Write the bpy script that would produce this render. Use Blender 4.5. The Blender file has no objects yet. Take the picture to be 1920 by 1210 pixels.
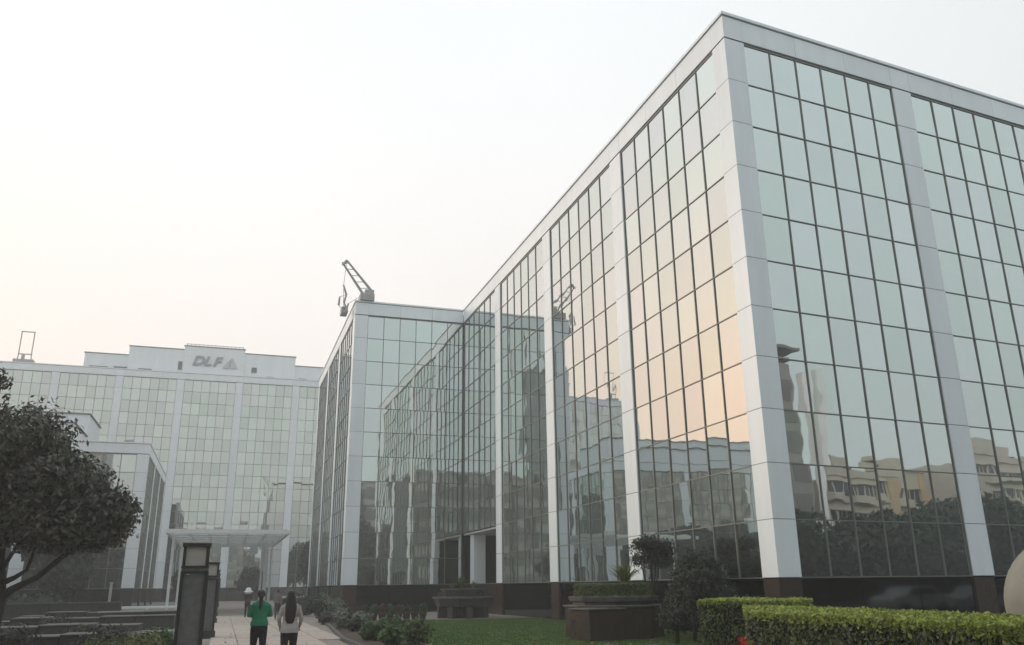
import bpy, math, random
import numpy as np
from mathutils import Vector, Matrix, noise

S = bpy.context.scene
COL = S.collection
R = math.radians
random.seed(7)
rng = np.random.default_rng(7)

# ------------------------------------------------------------------ camera
def setup_camera():
    yaw, pitch, roll = R(18.4523), R(17.4101), R(-0.6492)
    fwd = Vector((math.sin(yaw) * math.cos(pitch), math.cos(yaw) * math.cos(pitch), math.sin(pitch)))
    ex = Vector((math.cos(yaw), -math.sin(yaw), 0))
    ez = ex.cross(fwd)
    c, s = math.cos(roll), math.sin(roll)
    right = ex * c + ez * s
    up = ez * c - ex * s
    m = Matrix(((right.x, up.x, -fwd.x), (right.y, up.y, -fwd.y), (right.z, up.z, -fwd.z)))
    cam = bpy.data.cameras.new('camera')
    cam.sensor_width = 36.0
    cam.lens = 1573.17 / 1920 * 36.0
    cam.clip_start = 0.1
    cam.clip_end = 3000
    o = bpy.data.objects.new('camera', cam)
    o.matrix_world = Matrix.Translation((0, 0, 1.71)) @ m.to_4x4()
    COL.objects.link(o)
    S.camera = o
setup_camera()

# ------------------------------------------------------------------ sky, sun, exposure
SUN_AZ, SUN_EL = -45.0, 14.0          # degrees from +Y towards -X, above the horizon
def setup_world():
    w = bpy.data.worlds.new('World'); S.world = w; w.use_nodes = True
    nt = w.node_tree; N = nt.nodes; L = nt.links
    for n in list(N): N.remove(n)
    def nd(t, **k):
        n = N.new(t)
        for a, b in k.items(): setattr(n, a, b)
        return n
    def mth(op, a, b=None, clamp=False):
        n = nd('ShaderNodeMath', operation=op, use_clamp=clamp)
        for i, v in enumerate((a, b)):
            if v is None: continue
            if isinstance(v, (int, float)): n.inputs[i].default_value = v
            else: L.new(v, n.inputs[i])
        return n.outputs[0]
    tc = nd('ShaderNodeTexCoord')
    sep = nd('ShaderNodeSeparateXYZ'); L.new(tc.outputs['Generated'], sep.inputs[0])
    el = mth('ARCSINE', sep.outputs['Z'])
    # height ramp of the hazy overcast
    ramp = nd('ShaderNodeValToRGB')
    cr = ramp.color_ramp; cr.interpolation = 'B_SPLINE'
    cr.elements[0].position = 0.0; cr.elements[0].color = (0.80, 0.735, 0.695, 1)
    e = cr.elements.new(0.18); e.color = (0.86, 0.81, 0.77, 1)
    e = cr.elements.new(0.36); e.color = (0.85, 0.87, 0.88, 1)
    e = cr.elements.new(0.6); e.color = (0.79, 0.845, 0.895, 1)
    cr.elements[-1].position = 1.0; cr.elements[-1].color = (0.70, 0.77, 0.85, 1)
    L.new(mth('DIVIDE', el, 1.5708, True), ramp.inputs[0])
    # warm glow of the low sun behind the haze, to the west
    a = R(SUN_AZ)
    dotp = mth('ADD', mth('MULTIPLY', sep.outputs['X'], math.sin(a)), mth('MULTIPLY', sep.outputs['Y'], math.cos(a)))
    glow = mth('POWER', mth('MAXIMUM', mth('MULTIPLY_ADD', dotp, 0.5), 0.0), 1.0)
    # MULTIPLY_ADD needs a third input
    ma = [n for n in N if n.type == 'MATH' and n.operation == 'MULTIPLY_ADD'][0]
    ma.inputs[2].default_value = 0.5
    glow = mth('POWER', glow, 27.0)
    fall = mth('POWER', 2.718, mth('MULTIPLY', mth('POWER', mth('DIVIDE', mth('ABSOLUTE', el), 0.80), 2.0), -1.0))
    g = mth('MULTIPLY', glow, fall, True)
    # the side away from the sun is cooler and greyer, most of all low down
    ramp2 = nd('ShaderNodeValToRGB'); c2 = ramp2.color_ramp; c2.interpolation = 'B_SPLINE'
    c2.elements[0].position = 0.0; c2.elements[0].color = (0.53, 0.58, 0.57, 1)
    e = c2.elements.new(0.22); e.color = (0.66, 0.73, 0.72, 1)
    e = c2.elements.new(0.5); e.color = (0.80, 0.87, 0.88, 1)
    c2.elements[-1].position = 1.0; c2.elements[-1].color = (0.70, 0.77, 0.85, 1)
    L.new(mth('DIVIDE', el, 1.5708, True), ramp2.inputs[0])
    t = mth('MULTIPLY_ADD', dotp, -0.9, True)
    [n for n in N if n.type == 'MATH' and n.operation == 'MULTIPLY_ADD'][-1].inputs[2].default_value = 0.28
    mxe = nd('ShaderNodeMix', data_type='RGBA'); L.new(t, mxe.inputs[0]); L.new(ramp.outputs[0], mxe.inputs[6]); L.new(ramp2.outputs[0], mxe.inputs[7])
    mix = nd('ShaderNodeMix', data_type='RGBA')
    L.new(g, mix.inputs[0]); L.new(mxe.outputs[2], mix.inputs[6]); mix.inputs[7].default_value = (1.38, 0.77, 0.46, 1)
    # a faint unevenness of thin cloud
    nz = nd('ShaderNodeTexNoise'); nz.inputs['Scale'].default_value = 1.7; nz.inputs['Detail'].default_value = 5
    L.new(tc.outputs['Generated'], nz.inputs['Vector'])
    sc = mth('MULTIPLY_ADD', nz.outputs[0], 0.15)
    [n for n in N if n.type == 'MATH' and n.operation == 'MULTIPLY_ADD'][-1].inputs[2].default_value = 0.925
    vm = nd('ShaderNodeVectorMath', operation='SCALE'); L.new(mix.outputs[2], vm.inputs[0]); L.new(sc, vm.inputs['Scale'])
    # less bright away from the sun (east half of the dome)
    ea = mth('MULTIPLY_ADD', dotp, 0.10)
    [n for n in N if n.type == 'MATH' and n.operation == 'MULTIPLY_ADD'][-1].inputs[2].default_value = 0.97
    vm2 = nd('ShaderNodeVectorMath', operation='SCALE'); L.new(vm.outputs[0], vm2.inputs[0]); L.new(ea, vm2.inputs['Scale'])
    bg1 = nd('ShaderNodeBackground'); L.new(vm2.outputs[0], bg1.inputs[0]); bg1.inputs[1].default_value = 1.17
    sky = nd('ShaderNodeTexSky', sky_type='NISHITA'); sky.sun_disc = False
    sky.sun_elevation = R(SUN_EL); sky.sun_rotation = R(SUN_AZ)
    sky.dust_density = 6; sky.air_density = 1.5
    bg2 = nd('ShaderNodeBackground'); L.new(sky.outputs[0], bg2.inputs[0]); bg2.inputs[1].default_value = 0.06
    ms = nd('ShaderNodeMixShader'); ms.inputs[0].default_value = 0.1
    L.new(bg1.outputs[0], ms.inputs[1]); L.new(bg2.outputs[0], ms.inputs[2])
    out = nd('ShaderNodeOutputWorld'); L.new(ms.outputs[0], out.inputs[0])
setup_world()

sun = bpy.data.lights.new('sun', 'SUN'); sun.energy = 1.1; sun.angle = R(14); sun.color = (1.0, 0.86, 0.70)
so = bpy.data.objects.new('sun', sun); COL.objects.link(so)
sd = Vector((math.sin(R(SUN_AZ)) * math.cos(R(SUN_EL)), math.cos(R(SUN_AZ)) * math.cos(R(SUN_EL)), math.sin(R(SUN_EL))))
so.rotation_euler = sd.to_track_quat('Z', 'Y').to_euler()
S.view_settings.view_transform = 'Standard'; S.view_settings.look = 'None'
S.view_settings.exposure = 0.15; S.view_settings.gamma = 1.0; S.view_settings.use_curve_mapping = False
S.cycles.max_bounces = 8; S.cycles.glossy_bounces = 5; S.cycles.diffuse_bounces = 3
S.cycles.volume_bounces = 3; S.cycles.sample_clamp_indirect = 4.0

# ------------------------------------------------------------------ helpers
def tag(o, label=None, cat=None, group=None, kind=None):
    if label: o['label'] = label
    if cat: o['category'] = cat
    if group: o['group'] = group
    if kind: o['kind'] = kind
    return o

def empty(name, loc, label, cat, group=None, rz=0.0):
    o = bpy.data.objects.new(name, None); COL.objects.link(o)
    o.location = loc; o.rotation_euler = (0, 0, rz); o.empty_display_size = 0.3
    return tag(o, label, cat, group)

def link(name, mesh, parent=None, loc=None, rot=None, world=True):
    """links an object; loc is a world position when world is True"""
    o = bpy.data.objects.new(name, mesh); COL.objects.link(o)
    o.parent = parent
    if loc is not None:
        v = Vector(loc)
        if parent is not None and world:
            p = parent
            while p is not None:
                v = v - Vector(p.location); p = p.parent
        o.location = v
    if rot is not None: o.rotation_euler = rot
    return o

class MB:
    def __init__(s): s.v = []; s.f = []
    def add(s, vs, fs):
        b = len(s.v); s.v += [tuple(v) for v in vs]; s.f += [tuple(b + i for i in f) for f in fs]
    def box(s, c, d, rz=0.0, M=None):
        hx, hy, hz = d[0] / 2, d[1] / 2, d[2] / 2
        p = [Vector((x, y, z)) for z in (-hz, hz) for x, y in ((-hx, -hy), (hx, -hy), (hx, hy), (-hx, hy))]
        if M is None: M = Matrix.Rotation(rz, 3, 'Z')
        s.add([Vector(c) + M @ q for q in p],
              [(3, 2, 1, 0), (4, 5, 6, 7), (0, 1, 5, 4), (1, 2, 6, 5), (2, 3, 7, 6), (3, 0, 4, 7)])
    def prism(s, poly, z0, z1, top=None):
        n = len(poly); top = top or poly
        s.add([(x, y, z0) for x, y in poly] + [(x, y, z1) for x, y in top],
              [tuple(range(n - 1, -1, -1)), tuple(range(n, 2 * n))] + [(i, (i + 1) % n, n + (i + 1) % n, n + i) for i in range(n)])
    def tube(s, pts, rad, seg=8, cap=True):
        pts = [Vector(p) for p in pts]; n = len(pts); ring = []
        if isinstance(rad, (int, float)): rad = [rad] * n
        for i, p in enumerate(pts):
            t = (pts[min(i + 1, n - 1)] - pts[max(i - 1, 0)]).normalized()
            a = t.orthogonal().normalized() if i == 0 else (a - t * a.dot(t)).normalized()
            b = t.cross(a)
            ring.append([p + (a * math.cos(2 * math.pi * k / seg) + b * math.sin(2 * math.pi * k / seg)) * rad[i] for k in range(seg)])
        vs = [v for r in ring for v in r]; fs = []
        for i in range(n - 1):
            for k in range(seg):
                k2 = (k + 1) % seg
                fs.append((i * seg + k, i * seg + k2, (i + 1) * seg + k2, (i + 1) * seg + k))
        if cap: fs += [tuple(range(seg - 1, -1, -1)), tuple((n - 1) * seg + k for k in range(seg))]
        s.add(vs, fs)
    def lathe(s, c, prof, seg=24, sx=1.0, sy=1.0):
        n = len(prof)
        vs = [(c[0] + r * math.cos(2 * math.pi * k / seg) * sx, c[1] + r * math.sin(2 * math.pi * k / seg) * sy, c[2] + z) for r, z in prof for k in range(seg)]
        fs = [(i * seg + k, i * seg + (k + 1) % seg, (i + 1) * seg + (k + 1) % seg, (i + 1) * seg + k) for i in range(n - 1) for k in range(seg)]
        fs += [tuple(range(seg - 1, -1, -1)), tuple((n - 1) * seg + k for k in range(seg))]
        s.add(vs, fs)
    def mesh(s, name, m, smooth=False):
        me = bpy.data.meshes.new(name); me.from_pydata(s.v, [], s.f); me.update()
        if m: me.materials.append(m)
        if smooth:
            for p in me.polygons: p.use_smooth = True
        return me
    def build(s, name, m, parent=None, loc=None, smooth=False, bevel=0.0):
        me = s.mesh(name, m, smooth)
        o = link(name, me, parent, loc if loc is not None else (0, 0, 0))
        if bevel:
            b = o.modifiers.new('bevel', 'BEVEL'); b.width = bevel; b.segments = 2; b.limit_method = 'ANGLE'
        return o

_box = {}
def box_mesh(name, d, m, bev=0.0):
    key = (tuple(round(x, 3) for x in d), m.name, round(bev, 4))
    if key not in _box:
        mb = MB(); hx, hy, hz = [x / 2 for x in d]
        if bev == 0: mb.box((0, 0, 0), d)
        else:
            b = bev
            vs = []
            for sx in (-1, 1):
                for sy in (-1, 1):
                    for sz in (-1, 1):
                        vs += [(sx * hx, sy * (hy - b), sz * (hz - b)), (sx * (hx - b), sy * hy, sz * (hz - b)), (sx * (hx - b), sy * (hy - b), sz * hz)]
            import bmesh
            bm = bmesh.new(); [bm.verts.new(v) for v in vs]
            bmesh.ops.convex_hull(bm, input=bm.verts)
            bmesh.ops.dissolve_limit(bm, angle_limit=0.01, verts=bm.verts, edges=bm.edges)
            me = bpy.data.meshes.new(name); bm.to_mesh(me); bm.free(); me.materials.append(m)
            _box[key] = me; return me
        _box[key] = mb.mesh(name, m)
    return _box[key]

def box(name, d, m, parent, loc, rz=0.0, bev=0.0, rot=None):
    return link(name, box_mesh(name, d, m, bev), parent, loc, rot if rot else (0, 0, rz))

# ------------------------------------------------------------------ materials
def mat(name, col, rough=0.6, metal=0.0, var=0.0, vscale=3.0, col2=None, bump=0.0, bscale=20.0, spec=0.5, rand=0.0, emit=None, island=0.0, streak=0.0, trans=0.0):
    m = bpy.data.materials.new(name); m.use_nodes = True
    nt = m.node_tree; N = nt.nodes; L = nt.links; b = N['Principled BSDF']
    b.inputs['Base Color'].default_value = (*col, 1); b.inputs['Roughness'].default_value = rough
    b.inputs['Metallic'].default_value = metal; b.inputs['Specular IOR Level'].default_value = spec
    geo = N.new('ShaderNodeNewGeometry')
    cur = None
    if var > 0 or col2:
        nz = N.new('ShaderNodeTexNoise'); nz.inputs['Scale'].default_value = vscale; nz.inputs['Detail'].default_value = 6; nz.inputs['Roughness'].default_value = 0.6
        if streak:
            mp = N.new('ShaderNodeMapping'); mp.inputs['Scale'].default_value = (1, 1, streak); L.new(geo.outputs['Position'], mp.inputs[0]); L.new(mp.outputs[0], nz.inputs['Vector'])
        else: L.new(geo.outputs['Position'], nz.inputs['Vector'])
        mr = N.new('ShaderNodeMapRange'); mr.inputs[1].default_value = 0.32; mr.inputs[2].default_value = 0.68
        L.new(nz.outputs[0], mr.inputs[0])
        mx = N.new('ShaderNodeMix'); mx.data_type = 'RGBA'
        c2 = col2 if col2 else tuple(c * (1 - var) for c in col)
        mx.inputs[6].default_value = (*col, 1); mx.inputs[7].default_value = (*c2, 1); L.new(mr.outputs[0], mx.inputs[0]); cur = mx.outputs[2]
    for amt, src in ((rand, 'o'), (island, 'i')):
        if amt > 0:
            if src == 'o': r = N.new('ShaderNodeObjectInfo').outputs['Random']
            else: r = geo.outputs['Random Per Island']
            mr = N.new('ShaderNodeMapRange'); mr.inputs[3].default_value = 1 - amt; mr.inputs[4].default_value = 1 + amt; L.new(r, mr.inputs[0])
            vm = N.new('ShaderNodeVectorMath'); vm.operation = 'SCALE'; L.new(mr.outputs[0], vm.inputs['Scale'])
            if cur is None: vm.inputs[0].default_value = col
            else: L.new(cur, vm.inputs[0])
            cur = vm.outputs[0]
    if cur is not None: L.new(cur, b.inputs['Base Color'])
    if bump > 0:
        nb = N.new('ShaderNodeTexNoise'); nb.inputs['Scale'].default_value = bscale; nb.inputs['Detail'].default_value = 4; L.new(geo.outputs['Position'], nb.inputs['Vector'])
        bp = N.new('ShaderNodeBump'); bp.inputs['Strength'].default_value = bump; bp.inputs['Distance'].default_value = 0.02
        L.new(nb.outputs[0], bp.inputs['Height']); L.new(bp.outputs[0], b.inputs['Normal'])
    if emit:
        b.inputs['Emission Color'].default_value = (*emit[0], 1); b.inputs['Emission Strength'].default_value = emit[1]
    if trans > 0:
        b.inputs['Transmission Weight'].default_value = 0
        tr = N.new('ShaderNodeBsdfTranslucent'); tr.inputs[0].default_value = (*[min(1, c * 1.6) for c in col], 1)
        if cur is not None: L.new(cur, tr.inputs[0])
        ms = N.new('ShaderNodeMixShader'); ms.inputs[0].default_value = trans
        L.new(b.outputs[0], ms.inputs[1]); L.new(tr.outputs[0], ms.inputs[2]); L.new(ms.outputs[0], N['Material Output'].inputs[0])
    return m

def glass_mat(name, col, wave=0.25, rand=0.05, wscale=0.9, dirt=0.06):
    """coated mirror glazing: tinted metallic reflection, rolled-glass waviness, dust film"""
    m = bpy.data.materials.new(name); m.use_nodes = True
    nt = m.node_tree; N = nt.nodes; L = nt.links; b = N['Principled BSDF']
    b.inputs['Metallic'].default_value = 1.0; b.inputs['Roughness'].default_value = 0.015
    geo = N.new('ShaderNodeNewGeometry'); oi = N.new('ShaderNodeObjectInfo')
    mr = N.new('ShaderNodeMapRange'); mr.inputs[3].default_value = 1 - rand; mr.inputs[4].default_value = 1 + rand
    add = N.new('ShaderNodeMath'); add.operation = 'ADD'; L.new(oi.outputs['Random'], add.inputs[0]); L.new(geo.outputs['Random Per Island'], add.inputs[1])
    fr = N.new('ShaderNodeMath'); fr.operation = 'FRACT'; L.new(add.outputs[0], fr.inputs[0]); L.new(fr.outputs[0], mr.inputs[0])
    vm = N.new('ShaderNodeVectorMath'); vm.operation = 'SCALE'; vm.inputs[0].default_value = col; L.new(mr.outputs[0], vm.inputs['Scale'])
    # slight hue shift from pane to pane, coating batches
    mx = N.new('ShaderNodeMix'); mx.data_type = 'RGBA'; mx.blend_type = 'MULTIPLY'; mx.inputs[0].default_value = 1.0
    rp = N.new('ShaderNodeValToRGB'); rp.color_ramp.elements[0].color = (0.96, 1.0, 0.97, 1); rp.color_ramp.elements[1].color = (0.99, 0.97, 1.0, 1)
    ml = N.new('ShaderNodeMath'); ml.operation = 'MULTIPLY'; ml.inputs[1].default_value = 7.31; L.new(fr.outputs[0], ml.inputs[0])
    f2 = N.new('ShaderNodeMath'); f2.operation = 'FRACT'; L.new(ml.outputs[0], f2.inputs[0]); L.new(f2.outputs[0], rp.inputs[0])
    L.new(vm.outputs[0], mx.inputs[6]); L.new(rp.outputs[0], mx.inputs[7]); L.new(mx.outputs[2], b.inputs['Base Color'])
    nz = N.new('ShaderNodeTexNoise'); nz.inputs['Scale'].default_value = wscale; nz.inputs['Detail'].default_value = 1.0
    L.new(geo.outputs['Position'], nz.inputs['Vector'])
    bp = N.new('ShaderNodeBump'); bp.inputs['Strength'].default_value = wave; bp.inputs['Distance'].default_value = 0.016
    L.new(nz.outputs[0], bp.inputs['Height']); L.new(bp.outputs[0], b.inputs['Normal'])
    df = N.new('ShaderNodeBsdfDiffuse'); df.inputs[0].default_value = (0.32, 0.34, 0.33, 1)
    ms = N.new('ShaderNodeMixShader')
    n2 = N.new('ShaderNodeTexNoise'); n2.inputs['Scale'].default_value = 0.5; n2.inputs['Detail'].default_value = 5; L.new(geo.outputs['Position'], n2.inputs['Vector'])
    m2 = N.new('ShaderNodeMapRange'); m2.inputs[3].default_value = dirt * 0.5; m2.inputs[4].default_value = dirt * 1.5; L.new(n2.outputs[0], m2.inputs[0]); L.new(m2.outputs[0], ms.inputs[0])
    L.new(b.outputs[0], ms.inputs[1]); L.new(df.outputs[0], ms.inputs[2]); L.new(ms.outputs[0], N['Material Output'].inputs[0])
    return m

M = {}
M['glass'] = glass_mat('mirror_glazing', (0.635, 0.685, 0.685), wave=0.18)
M['glass_far'] = glass_mat('mirror_glazing_pale', (0.61, 0.64, 0.61), wave=0.10, rand=0.09, wscale=0.6, dirt=0.1)
M['glass_dark'] = mat('dark_plinth_glazing', (0.10, 0.105, 0.105), rough=0.06, metal=1.0, var=0.4, vscale=1.2)
M['clad'] = mat('white_aluminium_cladding', (0.85, 0.915, 0.96), rough=0.40, var=0.08, vscale=1.8, rand=0.03, streak=0.12)
M['clad_far'] = mat('white_aluminium_cladding_far', (0.84, 0.88, 0.91), rough=0.5, var=0.09, vscale=1.0, streak=0.12, rand=0.03)
M['mullion'] = mat('dark_bronze_mullion', (0.17, 0.18, 0.165), rough=0.45)
M['core'] = mat('dark_wall_behind_glazing', (0.03, 0.032, 0.033), rough=0.9)
M['gasket'] = mat('grey_joint_sealant', (0.16, 0.165, 0.17), rough=0.8)
M['granite'] = mat('polished_brown_granite', (0.062, 0.036, 0.028), rough=0.25, var=0.5, vscale=6, col2=(0.035, 0.029, 0.025), bump=0.02, bscale=60, rand=0.15)
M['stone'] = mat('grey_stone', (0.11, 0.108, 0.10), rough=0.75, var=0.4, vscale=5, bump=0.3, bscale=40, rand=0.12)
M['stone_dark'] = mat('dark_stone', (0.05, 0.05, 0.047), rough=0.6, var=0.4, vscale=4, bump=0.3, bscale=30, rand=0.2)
M['pillar'] = mat('brushed_grey_granite', (0.15, 0.155, 0.155), rough=0.35, var=0.35, vscale=7, bump=0.08, bscale=70)
M['black'] = mat('black_painted_metal', (0.022, 0.025, 0.024), rough=0.45, var=0.3, vscale=8)
M['lampglass'] = mat('frosted_lamp_glass', (0.42, 0.40, 0.37), rough=0.3, var=0.1, vscale=5)
M['white_metal'] = mat('white_painted_steel', (0.72, 0.74, 0.75), rough=0.4, var=0.06, vscale=2)
M['grey_metal'] = mat('grey_galvanised_steel', (0.42, 0.42, 0.42), rough=0.5, var=0.2, vscale=3)

# ------------------------------------------------------------------ geometry of the site
H = 1.8                     # one glazing row
Z0 = 1.86                   # underside of the white columns
TH = R(5.5847)
uR = Vector((math.cos(TH), math.sin(TH), 0)); nR = Vector((math.sin(TH), -math.cos(TH), 0))
uL = Vector((0, 1, 0)); nL = Vector((-1, 0, 0))
C = Vector((16.504, 23.406, 0))
Bc = Vector((7.95, 61.75, 0))      # corner of the forward wing, whose front stands square to the walk
uF = Vector((1, 0, 0)); nF = Vector((0, -1, 0))

DEPTH = 0.42
def facade(root, O, u, n, bays, npan, p, g, c, rows, pane_ok, glass, clad, skip=None, first_col=False, last_col=True, single_from=0, panel_step=1, base_ok=True, mull=0.042, panel_parts=True):
    """one curtain wall: recessed panes in bays between proud white pilasters, granite feet, a parapet band on top"""
    rz = math.atan2(u.y, u.x)
    ztop = Z0 + rows * H
    def P(s, d, z): v = O + u * s + n * d; return (v.x, v.y, z)
    stuff = MB(); 
    far = MB()
    for b in range(bays):
        s0 = g + b * (npan * p + c)
        for i in range(npan):
            for k in range(rows):
                if skip and skip(b, i, k): continue
                tx = rng.normal(0, 0.0028); tz = rng.normal(0, 0.0032)
                ctr = P(s0 + (i + 0.5) * p, -0.10, Z0 + (k + 0.5) * H)
                if pane_ok(b, i, k):
                    link('window_pane', box_mesh('window_pane', (p - 0.03, 0.03, H - 0.03), glass), root, ctr, (tx, 0, rz + tz))
                else:
                    Mx = (Matrix.Rotation(rz + tz, 3, 'Z') @ Matrix.Rotation(tx, 3, 'X'))
                    stuff.box(ctr, (p - 0.03, 0.03, H - 0.03), M=Mx)
        single = b < single_from
        for i in range(npan + 1):
            w = mull * (1.5 if i in (0, npan) else 1.0)
            lo = Z0
            if skip and skip(b, min(i, npan - 1), 0) and skip(b, max(i - 1, 0), 0): 
                lo = Z0 + 2 * H
            hh = ztop - lo
            d = (w, 0.06, hh)
            ctr = P(s0 + i * p, -0.075, lo + hh / 2)
            if single: box('mullion', d, M['mullion'], root, ctr, rz)
            else: far.box(ctr, d, rz)
        for k in range(rows + 1):
            if skip and skip(b, 2, k) and k < 2 and k > 0: continue
            w = mull * (1.7 if k == rows else (0.9))
            d = (npan * p, 0.05, w)
            ctr = P(s0 + npan * p / 2, -0.079, Z0 + k * H - (0.02 if k == rows else 0))
            if single: box('transom', d, M['mullion'], root, ctr, rz)
            else: far.box(ctr, d, rz)
        # plinth glazing
        if base_ok:
            for i in range(3):
                pw = npan * p / 3
                box('plinth_panel', (pw - 0.03, 0.05, Z0 - 0.10), M['glass_dark'], root, P(s0 + (i + 0.5) * pw, -0.14, (Z0 - 0.10) / 2 + 0.02), rz)
    if stuff.v: tag(stuff.build('window_panes', glass, root), kind='stuff')
    if far.v: tag(far.build('glazing_bars', M['mullion'], root), kind='stuff')
    # pilasters
    cols = [g + b * (npan * p + c) + npan * p for b in range(bays if last_col else bays - 1)]
    spans = [(s, c) for s in cols]
    if first_col: spans.append((0.0, g))
    pm = MB(); back = MB()
    for s, w in spans:
        k = 0
        while k < rows:
            kk = min(panel_step, rows - k)
            hh = kk * H
            ctr = P(s + w / 2, -DEPTH / 2, Z0 + k * H + hh / 2)
            d = (w - 0.012, DEPTH, hh - 0.022)
            if panel_parts: box('column_panel', d, clad, root, P(s + w / 2, -DEPTH / 2 + rng.uniform(-.004, .004), Z0 + k * H + hh / 2), rz + rng.normal(0, .0012), bev=0.008)
            else: pm.box(ctr, d, rz)
            k += kk
        back.box(P(s + w / 2, -DEPTH / 2 - 0.02, Z0 + rows * H / 2), (w - 0.05, DEPTH, rows * H), rz)
        box('column_foot', (w - 0.04, DEPTH - 0.04, Z0 - 0.03), M['granite'], root, P(s + w / 2, -DEPTH / 2 - 0.01, Z0 / 2 - 0.03), rz, bev=0.01)
    if pm.v: tag(pm.build('column_panels', clad, root), kind='stuff')
    if back.v: back.build('joint_backing', M['gasket'], root)
    # parapet
    for b in range(bays):
        s0 = g + b * (npan * p + c)
        for i in range(npan // 2):
            box('parapet_panel', (2 * p - 0.012, DEPTH, 0.52 * H), clad, root, P(s0 + (2 * i + 1) * p, -DEPTH / 2, ztop + 0.06 + 0.26 * H), rz, bev=0.008)
    for s, w in spans:
        box('parapet_panel', (w - 0.012, DEPTH, 0.52 * H), clad, root, P(s + w / 2, -DEPTH / 2, ztop + 0.06 + 0.26 * H), rz, bev=0.008)
    return (rz, ztop)

def corner_post(root, corner, ua, wa, na, ub, wb, nb, rows, clad, step=1):
    """white corner column wrapped round the building's arris (ua/ub run away from the corner along each face)"""
    a = corner + ua * wa; b = corner + ub * wb
    inner = corner + ua * DEPTH + ub * DEPTH
    poly = [corner, a, a - na * DEPTH, inner, b - nb * DEPTH, b]
    def rel(q, sh=0.0): return (q.x - corner.x, q.y - corner.y)
    cen = (a + b + corner) / 3
    pl = [rel(q) for q in poly]
    area = sum(pl[i][0] * pl[(i + 1) % 6][1] - pl[(i + 1) % 6][0] * pl[i][1] for i in range(6))
    if area < 0: pl = pl[::-1]
    mb = MB(); mb.prism(pl, 0.011, step * H - 0.011); me = mb.mesh('column_panel', clad)
    k = 0
    while k < rows:
        if k + step > rows:
            mb = MB(); mb.prism(pl, 0.011, (rows - k) * H - 0.011); me2 = mb.mesh('column_panel', clad)
        else: me2 = me
        link('column_panel', me2, root, (corner.x, corner.y, Z0 + k * H)); k += step
    c2 = (sum(q[0] for q in pl) / 6, sum(q[1] for q in pl) / 6)
    sm = [(c2[0] + (q[0] - c2[0]) * 0.975, c2[1] + (q[1] - c2[1]) * 0.975) for q in pl]
    mb = MB(); mb.prism(sm, 0, rows * H); mb.build('joint_backing', M['gasket'], root, (corner.x, corner.y, Z0))
    mb = MB(); mb.prism(pl, 0, 0.52 * H); mb.build('parapet_panel', clad, root, (corner.x, corner.y, Z0 + rows * H + 0.06))
    mb = MB(); mb.prism(sm, 0, Z0 - 0.03); mb.build('column_foot', M['granite'], root, (corner.x, corner.y, 0))

def coping(root, pts, nrms, z, clad, w=0.5, lip=0.06, h=0.12):
    """metal coping along the parapet: dark shadow gap, then a white lip; pts = polyline, nrms = outward normal per segment"""
    def off(d):
        out = []
        for i, p in enumerate(pts):
            if i == 0: out.append(p + nrms[0] * d)
            elif i == len(pts) - 1: out.append(p + nrms[-1] * d)
            else:
                a, b = nrms[i - 1], nrms[i]; m = (a + b); out.append(p + m * (2 * d / m.length_squared))
        return out
    for name, z0, z1, o, m in (('shadow_gap', z, z + 0.045, -0.02, M['gasket']), ('coping', z + 0.045, z + 0.045 + h, lip, clad)):
        A = off(o); B = off(-w); mb = MB()
        for i in range(len(pts) - 1):
            pl = [(v.x, v.y) for v in (A[i], A[i + 1], B[i + 1], B[i])]
            ar = sum(pl[k][0] * pl[(k + 1) % 4][1] - pl[(k + 1) % 4][0] * pl[k][1] for k in range(4))
            mb.prism(pl if ar > 0 else pl[::-1], z0, z1)
        mb.build(name, m, root)

ROWS = 11
ZT = Z0 + ROWS * H
ZP = ZT + 0.06 + 0.52 * H
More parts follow.
